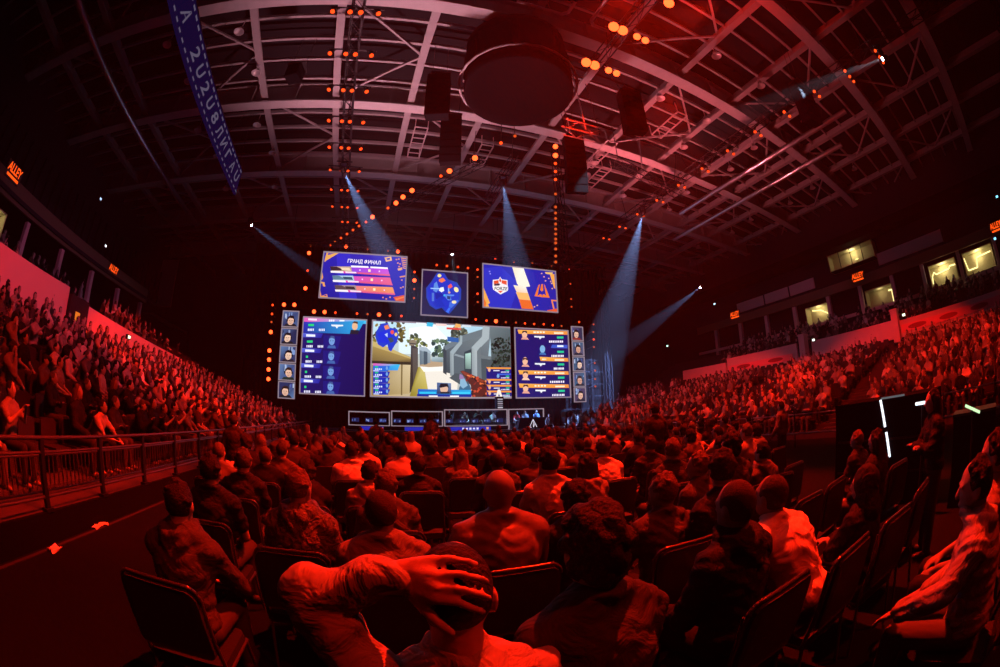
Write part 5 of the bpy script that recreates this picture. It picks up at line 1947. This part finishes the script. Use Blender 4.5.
seat_near(603, 449, 5.2, near('lean_pale', lean=14, hair='short', sleeve='short', hyaw=-10), 'spectator in a bright pale shirt leaning forward, centre right', -.1, g(.80))
seat_near(386, 485, 3.15, near('buzz3', lean=8, hair='short', sleeve='long'), 'fair-haired spectator directly behind the shaven-headed man', 0, g(.30), M_hair_light)
seat_near(370, 473, 3.95, near('cream', lean=10, hair='short', sleeve='long', hood=True), 'dark-haired spectator in a cream hooded jacket, left of centre', 0, g(.62), M_hair_dark, top='jacket')
seat_near(352, 451, 5.4, near('white_l', lean=12, hair='short', sleeve='short', fat=1.1), 'man in a white shirt further back, left of centre', 0, g(.85), M_hair_dark)
seat_near(672, 450, 4.6, VAR['tee'], 'reddish-lit short-haired head right of centre', -.2, g(.2), M_hair_light)
seat_near(650, 445, 5.7, near('tee_wide2', lean=2, hair='short', sleeve='short', fat=1.12), 'broad man in a dark t-shirt behind the reddish head, right', -.1, g(.16))
seat_near(698, 466, 3.6, near('fair', lean=6, hair='short', sleeve='long', hyaw=30), 'fair-haired person looking left beside a dark-haired neighbour', .1, g(.3), M_hair_light)
seat_near(722, 469, 2.75, near('mid_r', lean=3, hair='short', sleeve='short', hyaw=-25), 'short-haired man in black with pale collar, right of centre', -.1, g(.14))
seat_near(731, 446, 4.1, near('bushy_r', lean=4, hair='bushy', sleeve='long'), 'bushy dark-haired head in front of the right barrier', -.1, g(.2), M_hair_dark)
seat_near(762, 453, 4.6, near('striped', lean=2, hair='short', sleeve='long', hood=True, hyaw=10), 'spectator with light collar by the right aisle barrier', -.2, g(.4), top='hoodie')
seat_near(862, 500, 2.9, VAR['hood_up'], 'person with a dark hood up seated alone at right', -.15, g(.10), g(.13), top='hoodie')
seat_near(857, 441, 5.2, near('red_r', lean=6, hair='short', sleeve='short', hyaw=12), 'red-lit head in front of the black tower', -.2, g(.2), M_hair_light)
seat_near(876, 441, 4.5, VAR['long'], 'dark long-haired person in front of the black tower', -.2, g(.12), M_hair_dark)
seat_near(497, 461, 4.5, VAR['buzz'], 'cropped grey-haired man straight behind the bald man', 0, g(.25), M_hair_buzz)
seat_near(460, 456, 5.6, near('scarf', lean=8, hair='long', sleeve='long', fat=.95), 'long fair-haired person left of the cropped grey head', 0, g(.4), M_hair_light)


# man with one hand on the back of his head
def hand_on_head():
    kw = dict(lean=8, hair='buzz', sleeve='long', hood=True, fat=1.0, loose=.015, neck=.182, hood_up=.0, hyaw=-24, hpitch=-4)
    h = Fig(**kw).head
    f = Fig(custom={-1: (tuple(h + Vector((-.305, -.035, .015))), tuple(h + Vector((-.125, -.060, .075))), (-.18, .04, 1.0))}, **kw)
    m = MB()
    f.head_prims(m)
    m.capsule(f.N - f.t * .05, f.head + f.hR @ Vector((0, -.018, -.05)), .060, .056)
    f.torso(m, 0)
    for sgn, sh, e, w in f.arms:
        m.capsule(sh, e, .048, .042)
        m.capsule(e, w, .042, .030)
        if sgn > 0:
            hand(m, w, (w - e).normalized(), Vector((0, 0, 1)), 1, .7)
    for hp, k, a in f.legs:
        m.capsule(hp, k, .078, .058); m.capsule(k, a, .056, .040)
        m.capsule(a + Vector((0, -.03, -.045)), a + Vector((0, .14, -.05)), .038, .032)
    # the visible hand, five spread fingers wrapped round the back of the head
    w = f.arms[1][3]
    c = h

    def on_head(x, z, out):
        # point on the hair surface of the back of the head, lifted by out
        X, Z = x, z
        q = max(0.0, 1 - (X / .096) ** 2 - (Z / .125) ** 2)
        return c + Vector((X, -.018 - .100 * math.sqrt(q) - out, Z))
    knk = [on_head(-.050 - .003 * i, .103 - .021 * i, .020) for i in range(4)]
    for i, k in enumerate(knk):
        m.capsule(w + Vector((.012, 0, .016 - .011 * i)), k, .017, .0135, 8, 3)
    tips = [[(-.022, .108), (.006, .104), (.024, .096)], [(-.014, .086), (.018, .076), (.038, .065)], [(-.014, .060), (.018, .046), (.038, .034)], [(-.022, .035), (.004, .020), (.022, .010)]]
    for i, ch in enumerate(tips):
        p = knk[i]
        for j, (x, z) in enumerate(ch):
            q = on_head(x, z, .012)
            m.capsule(p, q, .0105 - .0008 * j, .0098 - .0010 * j, 8, 3)
            p = q
    b = w + Vector((.02, -.012, -.022))
    t1 = on_head(-.062, -.010, .018)
    t2 = on_head(-.036, -.036, .013)
    m.capsule(b, t1, .016, .0125, 8, 3)
    m.capsule(t1, t2, .012, .0095, 8, 3)
    V = {'fig': f, 'body': fuse(m, .0065, 2), 'shirt': fuse(f.shirt(), .010, 3), 'trousers': lower_half(f)[0], 'shoe': lower_half(f)[1]}
    V['hair'] = fuse(f.hair_m(), .007, 3)
    folds(V['shirt'], .015, 1.3)
    for k, mm in (('body', M_skin), ('shirt', M_cloth), ('trousers', M_trous), ('hair', M_hair)):
        V[k].materials.clear(); V[k].materials.append(mm)
    for me in V['shoe']:
        me.materials.clear(); me.materials.append(M_shoe)
    return V


seat_near(455, 592, .97, hand_on_head(), 'nearest man holding his left hand on the back of his head, light hooded sweatshirt', 0, g(.58, .9, .9, 7), M_hair_dark, top='hoodie',
          chlabel='black conference chair under the man holding his head', skin=mat('skin_near', lin((.66, .55, .50)), .55, bump=.15, nscale=60))

# person at the right edge, forearm on lap, pale jacket
fz = Fig(lean=14, hair='short', sleeve='long', hood=True, fat=1.1, hyaw=10, custom={-1: ((-.27, .20, .80), (-.20, .44, .66)), 1: ((.27, .12, .72), (.12, .36, .62))})
mz = fz.body(True)
Vz = {'fig': fz, 'body': fuse(mz, .008, 2), 'shirt': fuse(fz.shirt(), .011, 4), 'trousers': lower_half(fz)[0], 'shoe': lower_half(fz)[1], 'hair': fuse(fz.hair_m(), .008, 3)}
for k, mm in (('body', M_skin), ('shirt', M_cloth), ('trousers', M_trous), ('hair', M_hair)):
    Vz[k].materials.clear(); Vz[k].materials.append(mm)
for me in Vz['shoe']:
    me.materials.clear(); me.materials.append(M_shoe)
folds(Vz['shirt'], .010, 2.1)
person(Vz, (2.05, -.12, 0), 0, 'seated person cut off by the right edge in a pale hooded top', None, 1.0, g(.58), M_hair_dark)
TAKEN.append((2.05, -.12))
chair(2.05, -.12, 0, 'black conference chair at the lower right corner')
person(near('tee', ), (2.60, -.10, 0), 0, 'second seated person beyond the right edge person', None, 1.0, g(.55), M_hair_dark)
TAKEN.append((2.6, -.1))
chair(2.60, -.10, 0, 'black conference chair second from the lower right corner')
# papers on the empty seat at lower right
pp = MB().box((0, 0, 0), (.21, .30, .004)).build('paper_sheet', mat('paper', hexc('ece6e0'), .7), None, (3.28, .88, .435))
pp.rotation_euler = (0, 0, .3)
tag(pp, 'white paper sheet lying on a chair seat at lower right', 'paper')
# standing figure at the right
person(near('stand_r', stand=True, lean=2, hair='long', sleeve='long', arm_r='cross', arm_l='cross'), (4.15, .62, 0), .5, 'dark figure standing at the right beside the black tower', None, .88, g(.08), M_hair_dark)
TAKEN.append((4.15, .62))

# rows of chairs and spectators: rows A.. run across the hall
ROW0, ROWD, PITCHX = 1.0, .93, .56
fill, chairs_stuff = [], []
rs = random.Random(21)


def free(x, y, r=.42):
    return all(abs(x - a) > (.50 if r > .4 else r) or abs(y - b) > (.72 if r > .4 else r) for a, b in TAKEN)


for x in (-1.42, -.92, -.40):
    chair(x if x != -1.42 else -.42, 1.93 if x != -1.42 else 2.86, rs.uniform(-.06, .06), {-1.42: 'empty black chair behind the hooded jacket', -.92: 'black chair at the left end of the near row',
          -.40: 'empty black chair second from the left end of the near row'}[x]) if free(x, 1.93, .3) else None
for i, (x, y) in enumerate(((1.42, .80), (1.95, .98), (2.75, .86), (3.28, .86), (3.81, .84), (4.35, .84))):
    if free(x, y, .34):
        chair(x, y, rs.uniform(-.05, .05) - .04, 'empty black chair in the near row running off to the right', 'empty chairs at right of the near row')
        TAKEN.append((x, y))
for x, y in ((2.95, 1.8), (3.48, 1.8), (4.0, 1.78), (4.55, 1.78), (3.1, 2.75), (4.3, 2.75)):
    if free(x, y, .34):
        chair(x, y, rs.uniform(-.05, .05), 'empty black chair in the second and third rows at right', 'empty chairs at right of the second rows')
        TAKEN.append((x, y))
IND = []
for r in range(2, 14):
    y = ROW0 + ROWD * r
    xmin = -1.75 if r > 2 else -1.2
    xmax = 3.0 + .9 * r if r < 7 else 10.2
    k = 0
    x = xmin + rs.uniform(0, .1)
    while x < xmax:
        yy = y + rs.uniform(-.05, .05)
        if free(x, yy):
            IND.append((x, yy, r))
        x += PITCHX + rs.uniform(-.015, .02)
rs.shuffle(IND)
IND.sort(key=lambda q: q[2] if q[2] < 6 else 6 + (q[2] - 6) * 1.0)
far_spots = []
NIND = 0
for x, y, r in IND:
    if rs.random() < .05:
        continue
    if NIND < 118 and r <= 8:
        NIND += 1
        v = rs.choice((0, 0, 1, 2, 3, 4, 5, 7)) 
        person(CROWD[v], (x, y, 0), rs.uniform(-.2, .2), 'spectator seen from behind in the packed middle floor rows', 'spectators in the middle floor rows', rs.uniform(.94, 1.05), shoes=False)
        if r <= 5:
            chair(x, y, rs.uniform(-.05, .05), 'black conference chair under a spectator in the middle floor rows', 'occupied chairs in the middle floor rows')
        else:
            chairs_stuff.append((x, y))
    else:
        far_spots.append((x, y, 0, rs.uniform(-.2, .2), rs.randrange(5), rs.uniform(.93, 1.06)))
        chairs_stuff.append((x, y))
# a few standing latecomers among the rows
for px, py, d, lab in ((655, 410, 8.0, 'dark man standing among the floor rows right of the stage'), (234, 428, 7.6, 'dark man standing at the left aisle'),
                       (431, 418, 13.4, 'spectator standing before the middle player desk'), (376, 424, 13.5, 'red-lit spectator standing before the left player desk'),
                       (782, 428, 9.8, 'steward standing at the foot of the right stand')):
    P = CO + ray(px, py) * d
    person(STAND[0], (P.x, P.y, 0), rs.uniform(-.2, .2), lab, None, max(.9, min(1.1, P.z / STAND[0]['fig'].head.z)), g(.12 if 'dark' in lab else .5), shoes=False)
m = MB()
for x, y in chairs_stuff:
    o = len(m.v)
    m.add([(a + x, b + y, c) for a, b, c in chair_low.v], chair_low.f)
o = m.build('conference_chairs', M_chair)
tag(o, 'far rows of black conference chairs hidden under the audience', 'chairs', None, 'stuff')

# ------------------------------------------------------------------ the audience in the stands
seat_m = MB()
slab_xz(seat_m, [(x, z + .42) for x, z in rounded(.42, .38, .08, 3)], -.26, -.21)
seat_m.box((0, -.02, .39), (.42, .42, .05)).box((0, -.12, .185), (.06, .10, .37))
seat_me = seat_m.mesh('stand_seat', mat('stand_seat_plastic', hexc('2c2228'), .5))
L_IND, R_SP, L_SP, SEATS_IND, SEATS = [], [], [], [], []
rs = random.Random(5)
for k in range(L_N):
    xc, z = L_X0 - L_DX * k, L_Z0 + L_DZ * k
    y = 1.2 + rs.uniform(0, .3)
    while y < 29.5:
        if in_view((xc, y, z + 1.1), 60):
            SEATS.append((xc - .05, y, z, -pi / 2))
            if rs.random() < .90 and not (k < 2 and y < 5.0 and rs.random() < .55):
                L_SP.append((xc - .05, y, z, -pi / 2 + rs.uniform(.05, .38), math.hypot(xc, y)))
        y += .60
L_SP.sort(key=lambda q: q[4])
for i, (x, y, z, rz, d) in enumerate(L_SP):
    if i < 125:
        person(CROWD[rs.choice((0, 1, 2, 3, 4, 4, 5, 7, 1))], (x, y, z), rz, 'red-lit spectator in the near block of the left stand', 'spectators in the near left stand', rs.uniform(.92, 1.05), shoes=False)
    else:
        far_spots.append((x, y, z, rz, rs.randrange(6), rs.uniform(.92, 1.06)))
for k in range(R_N):
    xc, z = R_X0 + R_DX * k, R_Z0 + R_DZ * k
    y = -7 + rs.uniform(0, .3)
    while y < 33:
        if all(abs(y - a) > .75 for a in R_AISLES) and in_view((xc, y, z + 1.1), 30) and (y < 28 or xc > 21.5):
            SEATS.append((xc + .05, y, z, pi / 2))
            if rs.random() < (.82 if y < 26 else .65) and k < 13:
                R_SP.append((xc + .05, y, z, pi / 2 - rs.uniform(.05, .4), math.hypot(xc, y)))
        y += .60
R_SP.sort(key=lambda q: q[4])
for i, (x, y, z, rz, d) in enumerate(R_SP):
    if i < 8:
        person(CROWD[rs.choice((0, 1, 3, 5))], (x, y, z), rz, 'spectator in the front row of the right stand', 'spectators at the front of the right stand', rs.uniform(.92, 1.05), shoes=False)
    else:
        far_spots.append((x, y, z, rz, rs.randrange(6), rs.uniform(.92, 1.06)))
for k in range(5):                                     # upper right tier
    xc, z = 28.2 + .85 * k, 4.5 + .40 * k
    y = -8.0
    while y < 24:
        if rs.random() < .55 and in_view((xc, y, z + 1)):
            far_spots.append((xc, y, z, pi / 2 - .4, rs.randrange(6), rs.uniform(.92, 1.05)))
        y += .6
for k in range(4):                                     # upper left tier
    xc, z = -13.9 - .85 * k, 5.3 + .42 * k
    y = 6.0
    while y < 28:
        if rs.random() < .3 and in_view((xc, y, z + 1)):
            far_spots.append((xc, y, z - 1.0 + .2, -pi / 2 + .4, rs.randrange(6), rs.uniform(.92, 1.05)))
        y += .6
co = put('crowd', crowd_mesh(far_spots))
tag(co, 'dense red-lit crowd filling the far floor rows and stands', 'crowd', None, 'stuff')
# row of empty seats right under the right parapet, then seats of the near left stand
SEATS.sort(key=lambda q: math.hypot(q[0], q[1]))
keep, rest = [], []
for q in SEATS:
    (keep if (len(keep) < 250 and q[0] < 0) else rest).append(q)
for x, y, z, rz in keep:
    o = put('stand_seat', seat_me, None, (x, y, z), rz)
    tag(o, 'dark plastic seat in the near block of the left stand', 'seat', 'seats in the near left stand')
m = MB()
for x, y, z, rz in rest:
    c, s = math.cos(rz), math.sin(rz)
    m.add([(a * c - b * s + x, a * s + b * c + y, q + z) for a, b, q in seat_m.v], seat_m.f)
tag(m.build('stand_seats', mat('stand_seat_plastic', hexc('2c2228'), .5)), 'far rows of dark plastic stand seats', 'seats', None, 'stuff')

# ------------------------------------------------------------------ things at the sides
tw = empty('equipment_tower', (6.55, 1.78, 0), .0)
MB().box((0, 0, .72), (1.2, 1.7, 1.44)).build('cover', M_black, tw)
for z in (.45, .9):
    MB().box((-.605, 0, z), (.02, 1.6, .03)).build('seam', M_blackmetal, tw)
MB().bar((-.63, .03, 1.44), (-.63, -.04, 1.07), .03, .03).build('led_tube', M_whiteled, tw)
MB().bar((-.63, -.06, 1.00), (-.63, -.13, .66), .03, .03).build('led_tube', M_whiteled, tw)
MB().box((-.61, -.18, 1.455), (.03, .40, .025)).build('top_edge', emit('edge_glow', (.86, .9, 1), .12), tw)  # gleam put into the edge as dim emission
tag(tw, 'black draped equipment tower with a vertical white light tube', 'equipment tower')
q = on_x(922, 403, 5.55)
dl = MB().box((0, 0, .0), (.06, .20, .035)).build('work_light', M_whiteled, None, q)
MB().tube((0.02, 0, -.02), (.02, 0, -q.z), .02, n=6).build('stand', M_blackmetal, dl)
tag(dl, 'short bright work light on a stand right of the black tower', 'lamp')
q = on_x(972, 410, 5.2)
gs = MB().tube((0, -.12, -.04), (0, .10, .06), .016, n=8).build('glow_stick', emit('glow_green', (.65, 1, .5), 1.2), None, q)
MB().tube((0, 0, 0), (0, 0, -q.z), .012, n=6).build('holder', M_blackmetal, gs)
tag(gs, 'pale green light stick at the right edge', 'light')
bk = MB().box((0, 0, .55), (.5, .7, 1.1)).build('flight_case', M_black, None, (5.9, .2, 0))
MB().box((0, 0, 1.11), (.52, .72, .03)).build('lid', M_blackmetal, bk)
tag(bk, 'black flight case standing at the right of the tower', 'case')
# litter by the left boards
for px, py, w, lab in ((92, 523, .34, 'crumpled pale wrapper lying by the left boards, farther one'), (47, 545, .2, 'small crumpled wrapper lying by the left boards, nearer one')):
    q = on_z(px, py, .02)
    m = MB()
    rr_ = random.Random(px)
    n = 9
    vs = [((i / (n - 1) - .5) * .12 + rr_.uniform(-.01, .01), (j / 3 - .5) * w + rr_.uniform(-.02, .02), rr_.uniform(0, .05)) for i in range(n) for j in range(4)]
    m.add(vs, [(i * 4 + j, (i + 1) * 4 + j, (i + 1) * 4 + j + 1, i * 4 + j + 1) for i in range(n - 1) for j in range(3)])
    o = m.build('paper_litter', mat('paper', hexc('ece6e0'), .7), None, (q.x + .15, q.y, .002))
    tag(o, lab, 'litter')
tag(MB().box((-3.60, 8, .004), (.05, 20, .008)).build('cable_cover', mat('cable_cover', hexc('2c2626'), .7)), 'thin cable cover along the foot of the left boards', 'cable cover')

bpy.data.scenes.remove(TMP)
